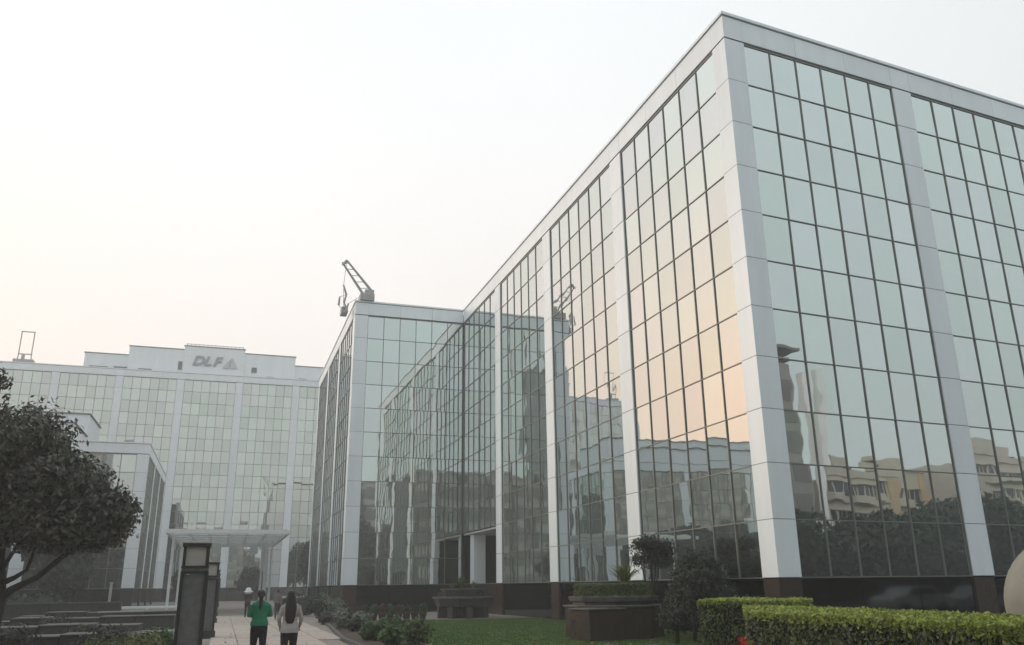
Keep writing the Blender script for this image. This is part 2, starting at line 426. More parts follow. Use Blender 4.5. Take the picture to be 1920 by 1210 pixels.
# ---- large building on the right
def main_building():
    root = empty('office_building', (C.x, C.y, 0), 'large mirror glass office block with white pilasters filling the right of the picture', 'office building')
    pL, gL, cL = 0.7837 * H, 0.4879 * H, 0.6572 * H
    pR, gR, cR = 0.7212 * H, 0.5137 * H, 0.5935 * H
    ent = lambda b, i, k: b == 3 and k < 2 and i < 6
    facade(root, C, uL, nL, 4, 6, pL, gL, cL, ROWS, lambda b, i, k: b < 3, M['glass'], M['clad'], skip=ent, single_from=3, last_col=False)
    facade(root, C, uR, nR, 4, 6, pR, gR, cR, ROWS, lambda b, i, k: b == 0 or (b == 1 and i < 5 and k < 7), M['glass'], M['clad'], single_from=2)
    corner_post(root, C, uL, gL, nL, uR, gR, nR, ROWS, M['clad'])
    # body behind the curtain wall
    Re = C + uR * (gR + 4 * (6 * pR + cR))
    i1 = C + uL * 0.36 + uR * 0.36
    mb = MB(); mb.prism([(i1.x, i1.y), (Re.x, Re.y + 0.36), (Re.x - 1, Re.y + 42), (24, 84), (19.6, 84), (19.6, 53.0), (i1.x, 53.0)], 0.0, ZT + 0.5 * H)
    mb.build('building_core', M['core'], root)
    # side wall at the far right end and upper floors over the entrance recess
    mb = MB(); mb.box((18.2, 57.6, (Z0 + 2 * H + ZT + 0.5 * H) / 2 + 0.1), (2.7, 9.1, ZT + 0.5 * H - Z0 - 2 * H - 0.2)); mb.build('upper_floors', M['core'], root)
    Iv = C + uL * 38.34
    coping(root, [Re, C, Iv], [nR, nL], ZP, M['clad'])
    # entrance recess at the far end of the left face
    wallm = mat('grey_recess_wall', (0.24, 0.22, 0.19), rough=0.6, var=0.15, vscale=1.5)
    box('entrance_podium', (3.0, 8.4, Z0 - 0.02), M['granite'], root, (18.05, 57.5, Z0 / 2 - 0.01))
    box('recess_wall', (0.2, 8.4, 2 * H), wallm, root, (19.4, 57.5, Z0 + H))
    box('recess_ceiling', (2.7, 8.4, 0.12), M['white_metal'], root, (18.0, 57.5, Z0 + 2 * H - 0.12))
    box('recess_column', (0.9, 0.9, 2 * H - 0.2), M['clad'], root, (17.3, 60.2, Z0 + H - 0.1), bev=0.02)
    lit = mat('lit_recess_panel', (0.8, 0.8, 0.65), rough=0.5, emit=((1.0, 0.98, 0.72), 0.55))
    box('light_panel', (0.12, 1.6, 0.45), lit, root, (19.2, 59.0, Z0 + 2.6))
    box('glass_door', (0.08, 2.4, 2.6), M['glass_dark'], root, (19.24, 55.4, Z0 + 1.31))
    return root
main_building()

# ---- wing that steps forward beyond it
def wing():
    root = empty('office_building', (Bc.x, Bc.y, 0), 'mirror glass office wing stepping forward beyond the large block, with a crane on its roof', 'office building')
    g = 1.0; p = 1.259
    facade(root, Bc, uF, nF, 1, 6, p, g, 0.3, ROWS, lambda b, i, k: True, M['glass'], M['clad'], single_from=1, last_col=False)
    facade(root, Bc, uL, nL, 3, 6, 1.27, 0.9, 0.92, ROWS, lambda b, i, k: False, M['glass'], M['clad'], single_from=0)
    corner_post(root, Bc, uL, 0.9, nL, uF, g, nF, ROWS, M['clad'])
    mb = MB(); mb.prism([(Bc.x + 0.4, Bc.y + 0.42), (16.9, 62.3), (16.9, 86), (20, 88.6), (Bc.x + 0.4, 88.6)], 0, ZT + 0.5 * H); mb.build('building_core', M['core'], root)
    mb = MB(); mb.box((13.8, 89.0, ZT / 2), (11.5, 0.4, ZT + 1)); mb.build('end_wall', M['clad_far'], root)
    e = Bc + uL * 27.1
    coping(root, [Bc + uF * 8.55, Bc, e], [nF, nL], ZP, M['clad'])
    return root
wing()

# ---- tall building across the end of the walk
def far_building():
    O = Vector((-34.95, 135, 0)); rows = 17
    root = empty('office_building', (0, 135, 0), 'tallest pale glass office building at the end of the walk, letters on its stepped roof', 'office building')
    u = Vector((1, 0, 0)); n = Vector((0, -1, 0))
    facade(root, O, u, n, 7, 6, 1.25, 1.1, 1.1, rows, lambda b, i, k: (b in (2, 3, 4) and k >= 1) or (b == 1 and k >= 15), M['glass_far'], M['clad_far'], first_col=True, single_from=0, panel_step=2, mull=0.06)
    zt = Z0 + rows * H
    mb = MB(); mb.box((-4, 146.4, zt / 2 + 0.4), (61.5, 22, zt + 0.8)); mb.build('building_core', M['core'], root)
    coping(root, [O, O + u * 61.3], [n], zt + 0.06 + 0.52 * H, M['clad_far'], h=0.14)
    for x0, x1, y, z1 in ((-22.6, 21, 136.4, 36.1), (-16.5, 8.3, 136.1, 37.5), (-8.6, 0.4, 135.8, 38.05)):
        box('roof_tier', (x1 - x0, 9 + 136 - y, z1 - 32.5), M['clad_far'], root, ((x0 + x1) / 2, y + (9 + 136 - y) / 2, (z1 + 32.5) / 2), bev=0.03)
        box('tier_coping', (x1 - x0 + 0.2, 0.5, 0.13), M['gasket'], root, ((x0 + x1) / 2, y + 0.18, z1 + 0.04))
    for x, w, z, h in ((-20.5, 2.6, 33.95, 0.28), (-17.2, 2.4, 33.95, 0.5), (-14, 1.9, 33.95, 0.22), (-9.05, 0.55, 34.9, 1.3), (9.6, 1.3, 33.9, 0.3), (2.0, 0.8, 34.9, 0.8), (4.6, 1.2, 33.85, 0.2)):
        yy = 136.33 if x < -16.6 or x > 8.3 else 136.03
        box('roof_vent', (w, 0.1, h), M['gasket'], root, (x, yy, z))
    # railing on the highest tier
    mb = MB()
    for i in range(15): mb.box((-8.3 + i * 0.6, 136.2, 38.3), (0.12, 0.12, 0.42))
    mb.box((-4.1, 136.2, 38.5), (8.6, 0.08, 0.08)); mb.build('roof_railing', M['grey_metal'], root)
far_building()

# ---- sign letters on the far roof
def roof_sign():
    root = empty('rooftop_sign', (-5, 135.6, 35.0), 'grey letters DLF and a pale triangle emblem on the top of the far tall building', 'sign')
    lm = mat('grey_sign_letters', (0.34, 0.35, 0.36), rough=0.5)
    tm = mat('pale_sign_emblem', (0.55, 0.56, 0.57), rough=0.5)
    for ch, x in (('D', -7.35), ('L', -5.65), ('F', -4.3)):
        cu = bpy.data.curves.new('letter', 'FONT'); cu.body = ch; cu.size = 2.05; cu.extrude = 0.08; cu.offset = 0.055; cu.shear = 0.28
        t = bpy.data.objects.new('tmp', cu); COL.objects.link(t)
        dg = bpy.context.evaluated_depsgraph_get(); me = bpy.data.meshes.new_from_object(t.evaluated_get(dg))
        bpy.data.objects.remove(t); me.name = 'letter'
        me.materials.clear(); me.materials.append(lm)
        o = link('letter', me, root, (x, 135.68, 35.1), (R(90), 0, 0)); o.scale = (1.12, 1.0, 1)
    mb = MB()
    for tri in (((-2.85, 34.85), (-1.9, 34.85), (-1.55, 36.55)), ((-1.75, 34.85), (-0.55, 34.85), (-1.4, 36.55))):
        mb.add([(x, 135.6, z) for x, z in tri] + [(x, 135.75, z) for x, z in tri], [(0, 1, 2), (5, 4, 3), (0, 3, 4, 1), (1, 4, 5, 2), (2, 5, 3, 0)])
    mb.build('emblem', tm, root)
roof_sign()

# ---- low building on the left
def left_building():
    O = Vector((-7.93, 90.0, 0)); rows = 7
    root = empty('office_building', (O.x, O.y, 0), 'low mirror glass office building behind the left tree, with white stepped roof blocks', 'office building')
    u = Vector((-1, 0, 0)); n = Vector((0, -1, 0))
    facade(root, O, u, n, 5, 6, 1.41, 1.05, 1.18, rows, lambda b, i, k: b < 2, M['glass_far'], M['clad_far'], single_from=0, mull=0.065)
    us = Vector((0, 1, 0)); ns = Vector((1, 0, 0))
    facade(root, O, us, ns, 3, 6, 1.28, 0.9, 0.9, rows, lambda b, i, k: False, M['glass'], M['clad_far'], single_from=0, mull=0.065)
    corner_post(root, O, u, 1.05, n, us, 0.9, ns, rows, M['clad_far'])
    zt = Z0 + rows * H
    mb = MB(); mb.box((-8.4 - 25, 90.4 + 13.5, zt / 2 + 0.4), (50, 27, zt + 0.8)); mb.build('building_core', M['core'], root)
    coping(root, [O + u * 49.2, O, O + us * 26.7], [n, ns], zt + 0.06 + 0.52 * H, M['clad_far'])
    zr = zt + 0.5
    for x1, x0, y0, y1, z1 in ((-15.8, -44, 95, 103.5, 18.1), (-16.0, -48, 105, 114, 20.9)):
        box('roof_block', (x1 - x0, y1 - y0, z1 - zr), M['clad_far'], root, ((x0 + x1) / 2, (y0 + y1) / 2, (z1 + zr) / 2), bev=0.03)
        box('block_coping', (x1 - x0 + 0.3, y1 - y0 + 0.3, 0.12), M['gasket'], root, ((x0 + x1) / 2, (y0 + y1) / 2, z1 + 0.06))
left_building()

# ------------------------------------------------------------------ buildings behind the camera (seen in the mirror glass)
def beige_block(x0, x1, y0, y1, zt, label, col, wins, seed):
    root = empty('apartment_building', ((x0 + x1) / 2, (y0 + y1) / 2, 0), label, 'building')
    m = mat('painted_render', col, rough=0.85, var=0.16, vscale=0.5, streak=.3); rr = random.Random(seed)
    m2 = mat('painted_render_accent', (0.50, 0.39, 0.26), rough=0.85, var=0.15, vscale=0.5)
    cx = (x0 + x1) / 2; w = x1 - x0
    box('wall', (w, y1 - y0, zt), m, root, (cx, (y0 + y1) / 2, zt / 2))
    box('parapet', (w + .3, .25, .9), m, root, (cx, y1 + .1, zt + .45))
    box('stair_tower', (w * .28, 4, 2.6), m, root, (x0 + w * rr.uniform(.2, .8), y1 - 3, zt + 1.3))
    box('accent_wall', (w * .16, .2, zt - .3), m2, root, (x1 - w * .09, y1 + .08, (zt - .3) / 2))
    box('water_tank', (1.6, 1.6, 1.5), M['black'], root, (x0 + w * .7, y1 - 4, zt + 1.2))
    z = 1.6
    while z < zt - 1.8:
        box('floor_band', (w * .82, .35, .22), m, root, (x0 + w * .42, y1 + .12, z - .55))
        for i in range(wins):
            xx = x0 + (i + .5) * w * .82 / wins; ww = rr.choice((1.1, 1.5, 2.0))
            f = box('window', (ww, 0.16, 1.5), M['glass_dark'], root, (xx, y1 + 0.0, z + 0.85))
            box('window_frame', (.08, .06, 1.5), M['white_metal'], f, (xx, y1 + .1, z + .85))
            box('sun_shade', (ww + .4, .55, .1), m, root, (xx, y1 + .25, z + 1.75))
            if rr.random() > .5: box('balcony_rail', (ww + .5, .9, .85), m, root, (xx, y1 + .45, z - .1))
        z += 3.2
    return root
beige_block(77.5, 88, -40, -25, 13.6, 'cream apartment block behind the viewer reflected in the right face', (0.50, 0.485, 0.42), 5, 1)
beige_block(91, 102, -46, -30, 15.6, 'pale yellow apartment block with small windows reflected in the right face', (0.49, 0.465, 0.38), 4, 2)
beige_block(106, 122, -44, -24, 17.4, 'taller cream apartment block reflected at the right edge of the glass', (0.50, 0.485, 0.43), 6, 3)
def grey_tower():
    root = empty('office_building', (66, -33, 0), 'grey office block with a flat overhanging roof reflected beside the corner column', 'office building')
    gm = mat('grey_tower_wall', (0.27, 0.28, 0.265), rough=0.5, var=0.2, vscale=0.5); wg = mat('tower_window', (0.15, 0.165, 0.16), rough=.3, var=.3, vscale=.4)
    box('wall', (16, 14, 27), gm, root, (64.5, -32, 13.5))
    box('roof_slab', (17.5, 15, 0.35), M['gasket'], root, (65.2, -32, 28.0))
    for z in range(1, 8):
        for x in range(5): box('window', (2.5, 0.1, 2.3), wg, root, (58.5 + x * 3.1, -24.98, z * 3.4))
    for x in (73.9, 76.0): box('pillar', (0.9, 0.9, 26), M['clad_far'], root, (x, -24.6, 13))
grey_tower()

def back_block(x0, x1, yf, h, label):
    root = empty('office_building', ((x0 + x1) / 2, yf - 11, 0), label, 'office building')
    wm = mat('hazy_window_band', (0.16, 0.18, 0.175), rough=0.3, var=0.3, vscale=0.3)
    gm = mat('grey_block_wall', (0.34, 0.36, 0.345), rough=0.5, var=0.2, vscale=0.3)
    w = x1 - x0; n = round(w / 4.0); q = w / n
    box('wall', (w, 22, h), gm, root, ((x0 + x1) / 2, yf - 11.1, h / 2))
    box('roof_slab', (w + .6, 22.6, .4), gm, root, ((x0 + x1) / 2, yf - 11.1, h + .2))
    k = 0
    while 2.4 + k * 3.3 < h - 1:
        box('window_band', (w - 1, 0.12, 1.9), wm, root, ((x0 + x1) / 2, yf, 2.4 + k * 3.3)); k += 1
    for k in range(n + 1): box('pilaster', (0.5, 0.3, h), M['stone'], root, (x0 + k * q, yf + .08, h / 2))
back_block(-104, -28, -29, 47, 'tall grey office block behind the viewer, mirrored where the two glass faces meet')
back_block(-26, 6, -7, 19, 'nearest grey office block, standing right behind the viewer and mirrored in the glass')
back_block(12, 38, -44, 21, 'narrower grey office block behind the viewer, mirrored in the far building')

# ------------------------------------------------------------------ ground
def sheet(name, poly, z, m, label=None):
    mb = MB(); mb.add([(x, y, z) for x, y in poly], [tuple(range(len(poly)))])
    return tag(mb.build(name, m), kind='structure')
gm = mat('paved_ground', (0.26, 0.25, 0.23), rough=0.85, var=0.35, vscale=0.25, bump=0.2, bscale=12)
sheet('ground', [(-320, -320), (320, -320), (320, 320), (-320, 320)], 0.0, gm)
soil = mat('brown_soil', (0.075, 0.05, 0.037), rough=0.95, var=0.45, vscale=5, bump=0.8, bscale=18)
lawnm = mat('mown_grass_ground', (0.08, 0.155, 0.032), rough=0.9, var=0.3, vscale=1.6, col2=(0.11, 0.16, 0.045), bump=0.6, bscale=60)
lawn_poly = [(6.1, 16.5), (16.4, 16.5), (16.4, 45.6), (8.0, 46.4), (6.6, 40)]
sheet('lawn_soil', lawn_poly, 0.012, lawnm)
pathm = mat('pinkish_stone_paving', (0.47, 0.40, 0.35), rough=0.75, var=0.18, vscale=1.3, bump=0.15, bscale=30, rand=0.07)
jointm = mat('paving_joint', (0.27, 0.235, 0.205), rough=0.9, var=0.2, vscale=3)
walk_poly = [(-0.25, 8), (3.9, 8), (3.9, 30), (4.75, 42), (4.9, 47.3), (16.3, 47.3), (16.3, 53.6), (4.9, 55), (4.2, 60), (4.2, 134), (-0.25, 134)]
walk = sheet('walkway', walk_poly, 0.016, jointm)
for j in range(46):
    for i in range(5):
        y = 12.5 + j * 1.05; w = 0.86
        x = 0.2 + i * 0.87 + (0.0 if j % 2 else 0.0)
        if x + w / 2 > (3.95 if y < 31 else 4.6): continue
        box('paving_slab', (w - 0.02, 1.02, 0.03), pathm, walk, (x, y, 0.028 + random.uniform(-.002, .002)))
sheet('planting_bed', [(4.0, 20), (6.1, 20), (6.1, 29), (6.6, 40), (7.6, 46.6), (5.0, 46.6), (4.85, 42), (4.0, 30)], 0.008, soil)
asph = mat('driveway_asphalt', (0.055, 0.055, 0.053), rough=0.85, var=0.3, vscale=2, bump=0.3, bscale=50)
sheet('driveway', [(17.2, -30), (130, -30), (130, 26), (40, 22.8), (19, 20.6), (17.2, 18)], 0.006, asph)
# pale kerb along the planting bed
kb = MB()
kp = [(4.0, 20), (4.0, 30), (4.86, 42), (5.0, 46.7)]
for (x0, y0), (x1, y1) in zip(kp, kp[1:]):
    a = math.atan2(y1 - y0, x1 - x0); kb.box(((x0 + x1) / 2, (y0 + y1) / 2, 0.06), (math.hypot(x1 - x0, y1 - y0) - 0.01, 0.12, 0.12), a)
tag(kb.build('garden_kerb', M['stone']), kind='structure')

# ------------------------------------------------------------------ vegetation
def leaf_mesh(name, m, pos, nrm, L_, W_, fold=0.25, jitter=0.6):
    """one folded four-point leaf per position, as one mesh"""
    n = len(pos); pos = np.asarray(pos, float)
    nrm = np.asarray(nrm, float) + rng.normal(0, jitter, (n, 3)); nrm /= np.linalg.norm(nrm, axis=1)[:, None] + 1e-9
    t = rng.normal(0, 1, (n, 3)); t -= nrm * (t * nrm).sum(1)[:, None]; t /= np.linalg.norm(t, axis=1)[:, None] + 1e-9
    b = np.cross(nrm, t)
    s = rng.uniform(0.65, 1.35, n)[:, None]
    Lh = L_ * s / 2; Wh = W_ * s / 2
    V = np.stack([pos - t * Lh, pos + b * Wh + nrm * Wh * fold, pos + t * Lh, pos - b * Wh + nrm * Wh * fold], 1).reshape(-1, 3)
    me = bpy.data.meshes.new(name); me.vertices.add(4 * n); me.vertices.foreach_set('co', V.astype(np.float32).ravel())
    base = np.arange(n) * 4
    F = np.stack([base, base + 1, base + 2, base, base + 2, base + 3], 1).reshape(-1)
    me.loops.add(6 * n); me.loops.foreach_set('vertex_index', F.astype(np.int32))
    me.polygons.add(2 * n); me.polygons.foreach_set('loop_start', (np.arange(2 * n) * 3).astype(np.int32)); me.polygons.foreach_set('loop_total', np.full(2 * n, 3, np.int32))
    me.materials.append(m); me.update(calc_edges=True); me.validate()
    return me

def crown_points(lobes, n, depth=0.55, lump=0.28, freq=1.6):
    P = []; Nn = []
    w = np.array([l[1][0] * l[1][1] + l[1][1] * l[1][2] for l in lobes]); w = w / w.sum()
    for (c, r), wi in zip(lobes, w):
        k = int(n * wi * 1.35)
        d = rng.normal(0, 1, (k, 3)); d /= np.linalg.norm(d, axis=1)[:, None]
        rad = 1 - depth * rng.power(1.4, k) * rng.uniform(0, 1, k)
        f = np.array([noise.noise(Vector((d[i, 0] * freq * 2 + c[0], d[i, 1] * freq * 2 + c[1], d[i, 2] * freq * 2 + c[2]))) for i in range(k)])
        f2 = np.array([noise.noise(Vector((d[i, 0] * freq * 5 + c[1], d[i, 1] * freq * 5, d[i, 2] * freq * 5 + c[0]))) for i in range(k)])
        keep = f2 > -0.28
        rr = rad * (1 + lump * f * 2 + 0.12 * f2)
        p = np.array(c) + d * rr[:, None] * np.array(r)
        P.append(p[keep]); Nn.append(d[keep])
    return np.concatenate(P), np.concatenate(Nn)

LEAF = {
    'dark': mat('dark_glossy_leaves', (0.050, 0.055, 0.038), rough=0.5, island=0.7, var=0.3, vscale=1.2, col2=(0.095, 0.092, 0.070), trans=0.12),
    'deep': mat('deep_green_leaves', (0.022, 0.038, 0.018), rough=0.6, island=0.5, var=0.3, vscale=0.5, trans=0.15),
    'mid': mat('mid_green_leaves', (0.065, 0.125, 0.032), rough=0.6, island=0.45, var=0.3, vscale=2, trans=0.2),
    'grey': mat('grey_green_leaves', (0.15, 0.19, 0.14), rough=0.7, island=0.4, trans=0.15),
    'lime': mat('lime_hedge_leaves', (0.32, 0.38, 0.07), rough=0.55, island=0.45, var=0.3, vscale=1.5, trans=0.25),
    'olive': mat('olive_hedge_leaves', (0.085, 0.125, 0.028), rough=0.6, island=0.6, var=0.4, vscale=2.5, col2=(0.05, 0.06, 0.022), trans=0.2),
    'brown': mat('dull_brown_green_leaves', (0.040, 0.042, 0.030), rough=0.7, island=0.5, trans=0.1),
    'blade': mat('yellow_green_blades', (0.12, 0.14, 0.03), rough=0.5, island=0.4, trans=0.2),
    'red': mat('red_petals', (0.60, 0.045, 0.03), rough=0.6, island=0.3, trans=0.2),
    'yellow': mat('yellow_petals', (0.68, 0.50, 0.12), rough=0.6, island=0.3, trans=0.2),
}
bark = mat('dark_bark', (0.035, 0.031, 0.026), rough=0.9, var=0.4, vscale=9, bump=0.8, bscale=30)

def tree(name, label, cat, base, trunk, limbs, lobes, n, L_, W_, lm, group=None, **kw):
    root = empty(name, base, label, cat, group)
    mb = MB(); mb.tube([p for p, r in trunk], [r for p, r in trunk], 10); mb.build('trunk', bark, root, smooth=True)
    for l in limbs:
        mb = MB(); mb.tube([p for p, r in l], [r for p, r in l], 7); mb.build('limb', bark, root, smooth=True)
    P, Nn = crown_points(lobes, n, **kw)
    link('crown', leaf_mesh('crown', lm, P, Nn, L_, W_), root, (0, 0, 0))
    return root

# big dark tree at the left edge
def big_tree():
    bx, by = -5.55, 26.0
    trunk = [((bx, by, -0.1), .30), ((bx - .03, by, .8), .24), ((bx + .02, by, 1.5), .23), ((bx - .15, by + .1, 2.6), .18), ((bx - .2, by, 4.2), .12), ((bx, by, 5.6), .06)]
    limbs = [
        [((bx, by, 1.45), .14), ((bx + .35, by - .1, 1.75), .10), ((bx + .9, by - .1, 2.05), .08), ((bx + 1.6, by, 2.75), .06), ((bx + 2.3, by, 3.3), .03)],
        [((bx + .05, by, 1.9), .09), ((bx + .38, by - .1, 2.05), .065), ((bx + .62, by, 2.25), .05), ((bx + .75, by, 2.9), .035)],
        [((bx, by, 2.2), .07), ((bx + .25, by, 2.75), .045), ((bx + .5, by, 3.2), .03)],
        [((bx - .1, by, 2.2), .12), ((bx - .9, by, 3.0), .08), ((bx - 1.8, by, 4.0), .04)],
    ]
    lobes = [((bx + .1, by, 5.5), (1.25, 1.4, 1.15)), ((bx - 1.5, by, 5.0), (1.6, 1.6, 1.6)), ((bx - 1.2, by, 3.7), (1.5, 1.6, 1.3)),
             ((bx + .6, by, 4.4), (1.45, 1.5, 1.2)), ((bx + 1.5, by + .2, 4.25), (1.0, 1.2, .95)), ((bx + 1.9, by, 3.65), (1.15, 1.2, .85)),
             ((bx + 2.55, by, 3.7), (.62, .8, .62)), ((bx + .9, by, 3.4), (1.2, 1.2, .65)), ((bx + .1, by, 3.7), (1.1, 1.2, .7)),
             ((bx - 1.35, by, 7.35), (.75, .7, .42)), ((bx - 1.9, by, 6.6), (.9, 1, .8)), ((bx + 2.25, by, 3.15), (.6, .7, .4)), ((bx + 1.3, by, 3.0), (.6, .7, .35))]
    return tree('broadleaf_tree', 'large dark leafy tree with bent low limbs at the left edge', 'tree', (bx, by, 0), trunk, limbs, lobes, 42000, .17, .078, LEAF['dark'], depth=.75, lump=.28, freq=2.4)
big_tree()

# row of dark trees in front of the low building and more of them along the left, mirrored in the glass
def plain_tree(x, y, h, w, label, group, n=7000, lm='deep', name='shade_tree', L_=.5, W_=.3):
    rr = random.Random(int(x * 13 + y * 7))
    lobes = [((x + rr.uniform(-.35, .35) * w, y + rr.uniform(-.35, .35) * w, h * rr.uniform(.42, .8)), (w * rr.uniform(.38, .62), w * rr.uniform(.38, .62), h * rr.uniform(.17, .26))) for _ in range(7)]
    trunk = [((x, y, -.1), .022 * h + .05), ((x + .1, y, h * .3), .018 * h + .03), ((x, y + .1, h * .6), .03)]
    limbs = [[((x, y, h * .25), .08), (l[0], .03)] for l in lobes[:3]]
    return tree(name, label, 'tree', (x, y, 0), trunk, limbs, lobes, n, L_, W_, LEAF[lm], group, lump=.2)
G1 = 'dark trees in front of the low building on the left'
for x, y, h, w, lab in ((-12.0, 80, 7.2, 3.6, 'dark tree in front of the low building, nearest the walk'), (-13.9, 83, 7.6, 3.4, 'dark tree in front of the low building, under the big tree crown'),
                        (-21.2, 80, 7.4, 4.4, 'dark tree in front of the low building, behind the big tree trunk'), (-25.5, 79, 8.0, 5, 'dark tree in front of the low building, near the left edge')):
    plain_tree(x, y, h, w, lab, G1)
G2 = 'shade trees west of the walk'
for x, y, h, w in ((-18.6, 67, 8.6, 5), (-19, 58, 8.0, 5.5), (-24, 70, 8.6, 6), (-31, 82, 9, 6), (-20, 46, 7.5, 5.5), (-27, 55, 8.2, 6), (-17, 34, 7.2, 5), (-37, 74, 9, 7)):
    plain_tree(x, y, h, w, 'shade tree standing west of the walk and mirrored in the glass', G2, n=7000)
G4 = 'trees added to darken the foot of the far building'  # put in to darken the base of the far building
for x, y, h, w, lab in ((-3.7, 112, 5.0, 2.3, 'small tree added as dark filler under the left half of the canopy'), (11.6, 116, 9.5, 3.4, 'tall tree added to darken the gap past the end of the forward wing'), (3.6, 131, 4.6, 3.0, 'low tree added as dark filler at the end of the walk against the far building')):
    plain_tree(x, y, h, w, lab, G4, n=3500)
G3 = 'street trees behind the viewer'
for x, y, h, w in ((62, -9, 7.0, 6), (68, -13, 8, 6.5), (75, -16, 8.6, 7), (82, -14, 9.6, 7), (90, -17, 10.8, 8), (98, -16, 9.6, 8), (107, -18, 10.5, 8), (116, -16, 10, 8), (54, -12, 8, 6), (46, -16, 9, 7), (36, -20, 10, 8), (26, -24, 11, 8), (14, -30, 12, 9), (2, -34, 12, 9), (-10, -36, 13, 9), (8, -40, 15, 10), (20, -38, 15, 10), (33, -34, 14, 10), (-4, -44, 16, 11), (71, -11, 8, 6.5), (79, -17, 9.5, 7), (86, -15, 10, 7.5), (58, -13, 8, 7), (50, -13, 8.5, 7), (94, -19, 10, 8), (41, -17, 9, 8)):
    plain_tree(x, y, h, w, 'street tree behind the viewer mirrored in the right face of the glass', G3, n=5000, L_=.7, W_=.42)
def belt(name, label, p0, p1, h, w, n):  # unseen hedges added to block bright sky gaps under the mirrored trees
    root = empty(name, ((p0[0] + p1[0]) / 2, (p0[1] + p1[1]) / 2, 0), label, 'hedge')
    L2 = math.dist(p0, p1); a = math.atan2(p1[1] - p0[1], p1[0] - p0[0])
    mb = MB(); mb.box(((p0[0] + p1[0]) / 2, (p0[1] + p1[1]) / 2, h * .45), (L2, w * .6, h * .9), a); mb.build('inner_twigs', bark, root)
    t = rng.uniform(0, 1, n); u = rng.normal(0, w * .33, n); z = rng.uniform(0, 1, n) ** .7 * h * (1 + .12 * np.sin(t * L2 * .9))
    P = np.stack([p0[0] + (p1[0] - p0[0]) * t - math.sin(a) * u, p0[1] + (p1[1] - p0[1]) * t + math.cos(a) * u, z], 1)
    link('foliage', leaf_mesh('foliage', LEAF['deep'], P, np.tile((0, 0, .3), (n, 1)), .6, .4, jitter=1), root, (0, 0, 0))
belt('added_dark_hedge', 'tall dark hedge added behind the viewer to darken the foot of the right face', (35, -18), (125, -20), 3.6, 2.2, 9000)
belt('added_dark_hedge', 'dark hedge added behind the viewer to close bright gaps under the mirrored trees', (-20, -26), (36, -26), 5.0, 2.5, 7000)
belt('added_dark_hedge', 'unseen dark hedge added west of the walk to darken low reflections', (-26, 40), (-26, 72), 3.0, 2.2, 4000)
# low shrub belt under the left trees
def shrub_mass(name, label, cat, boxes, n, L_, W_, lm, kind=None, jitter=.8):
    P = []; Nn = []
    vol = [b[1][0] * b[1][1] * b[1][2] for b in boxes]
    for (c, r), v in zip(boxes, vol):
        k = int(n * v / sum(vol)); d = rng.normal(0, 1, (k, 3)); d /= np.linalg.norm(d, axis=1)[:, None]
        q = np.array(c) + d * np.array(r) * (rng.uniform(0, 1, k) ** .25)[:, None]; q[:, 2] = np.abs(q[:, 2]); P.append(q); Nn.append(d)
    P = np.concatenate(P); Nn = np.concatenate(Nn)
    return P, Nn

def shrub(name, label, cat, x, y, r, h, n, lm, L_=.14, W_=.06, group=None, up=0.6, flowers=None):
    root = empty(name, (x, y, 0), label, cat, group)
    mb = MB()
    for k in range(5):
        a = random.uniform(0, 6.28); mb.tube([(x, y, 0), (x + .35 * r * math.cos(a), y + .35 * r * math.sin(a), h * .4), (x + .75 * r * math.cos(a), y + .75 * r * math.sin(a), h * .8)], [.015, .011, .005], 5)
    mb.build('stems', bark, root)
    d = rng.normal(0, 1, (n, 3)); d /= np.linalg.norm(d, axis=1)[:, None]; q = rng.uniform(.35, 1.05, n)[:, None]
    q = q * (1 + .25 * np.sin(d[:, :1] * 5 + x * 9) * np.cos(d[:, 1:2] * 4 + y * 3))
    P = np.array((x, y, h * .5)) + d * q * np.array((r, r, h * .5)); P[:, 2] = np.clip(P[:, 2], .03, None)
    link('foliage', leaf_mesh('foliage', LEAF[lm], P, d + np.array((0, 0, up)), L_, W_, jitter=.5), root, (0, 0, 0))
    if flowers:
        fm, cnt = flowers
        dd = rng.normal(0, 1, (cnt, 3)); dd[:, 2] = np.abs(dd[:, 2]); dd /= np.linalg.norm(dd, axis=1)[:, None]
        c = np.array((x, y, h * .55)) + dd * np.array((r, r, h * .55))
        P = np.repeat(c, 14, 0) + rng.normal(0, .035, (cnt * 14, 3))
        link('blossom', leaf_mesh('blossom', LEAF[fm], P, np.repeat(dd, 14, 0), .07, .055, jitter=.8), root, (0, 0, 0))
    return root

def blade_plant(name, label, cat, x, y, z, h, n, lm, parent=None, w=.05, group=None, spread=.9):
    mb = MB()
    for k in range(n):
        a = k * 2.399 + random.uniform(-.2, .2); t = random.uniform(.15, 1) * spread; hh = h * random.uniform(.7, 1.05)
        dx, dy = math.cos(a), math.sin(a); px, py = -dy, dx
        c = [(x + dx * hh * t * s ** 1.3 * .75, y + dy * hh * t * s ** 1.3 * .75, z + hh * (s - .38 * t * s * s)) for s in (0, .35, .7, 1)]
        ww = [w * .6, w, w * .7, .004]
        vs = []
        for q, v in zip(c, ww): vs += [(q[0] - px * v / 2, q[1] - py * v / 2, q[2]), (q[0], q[1], q[2] - v * .25), (q[0] + px * v / 2, q[1] + py * v / 2, q[2])]
        mb.add(vs, [(3 * i, 3 * i + 1, 3 * i + 4, 3 * i + 3) for i in range(3)] + [(3 * i + 1, 3 * i + 2, 3 * i + 5, 3 * i + 4) for i in range(3)])
    o = mb.build(name, LEAF[lm], parent)
    if label: tag(o, label, cat, group)
    return o

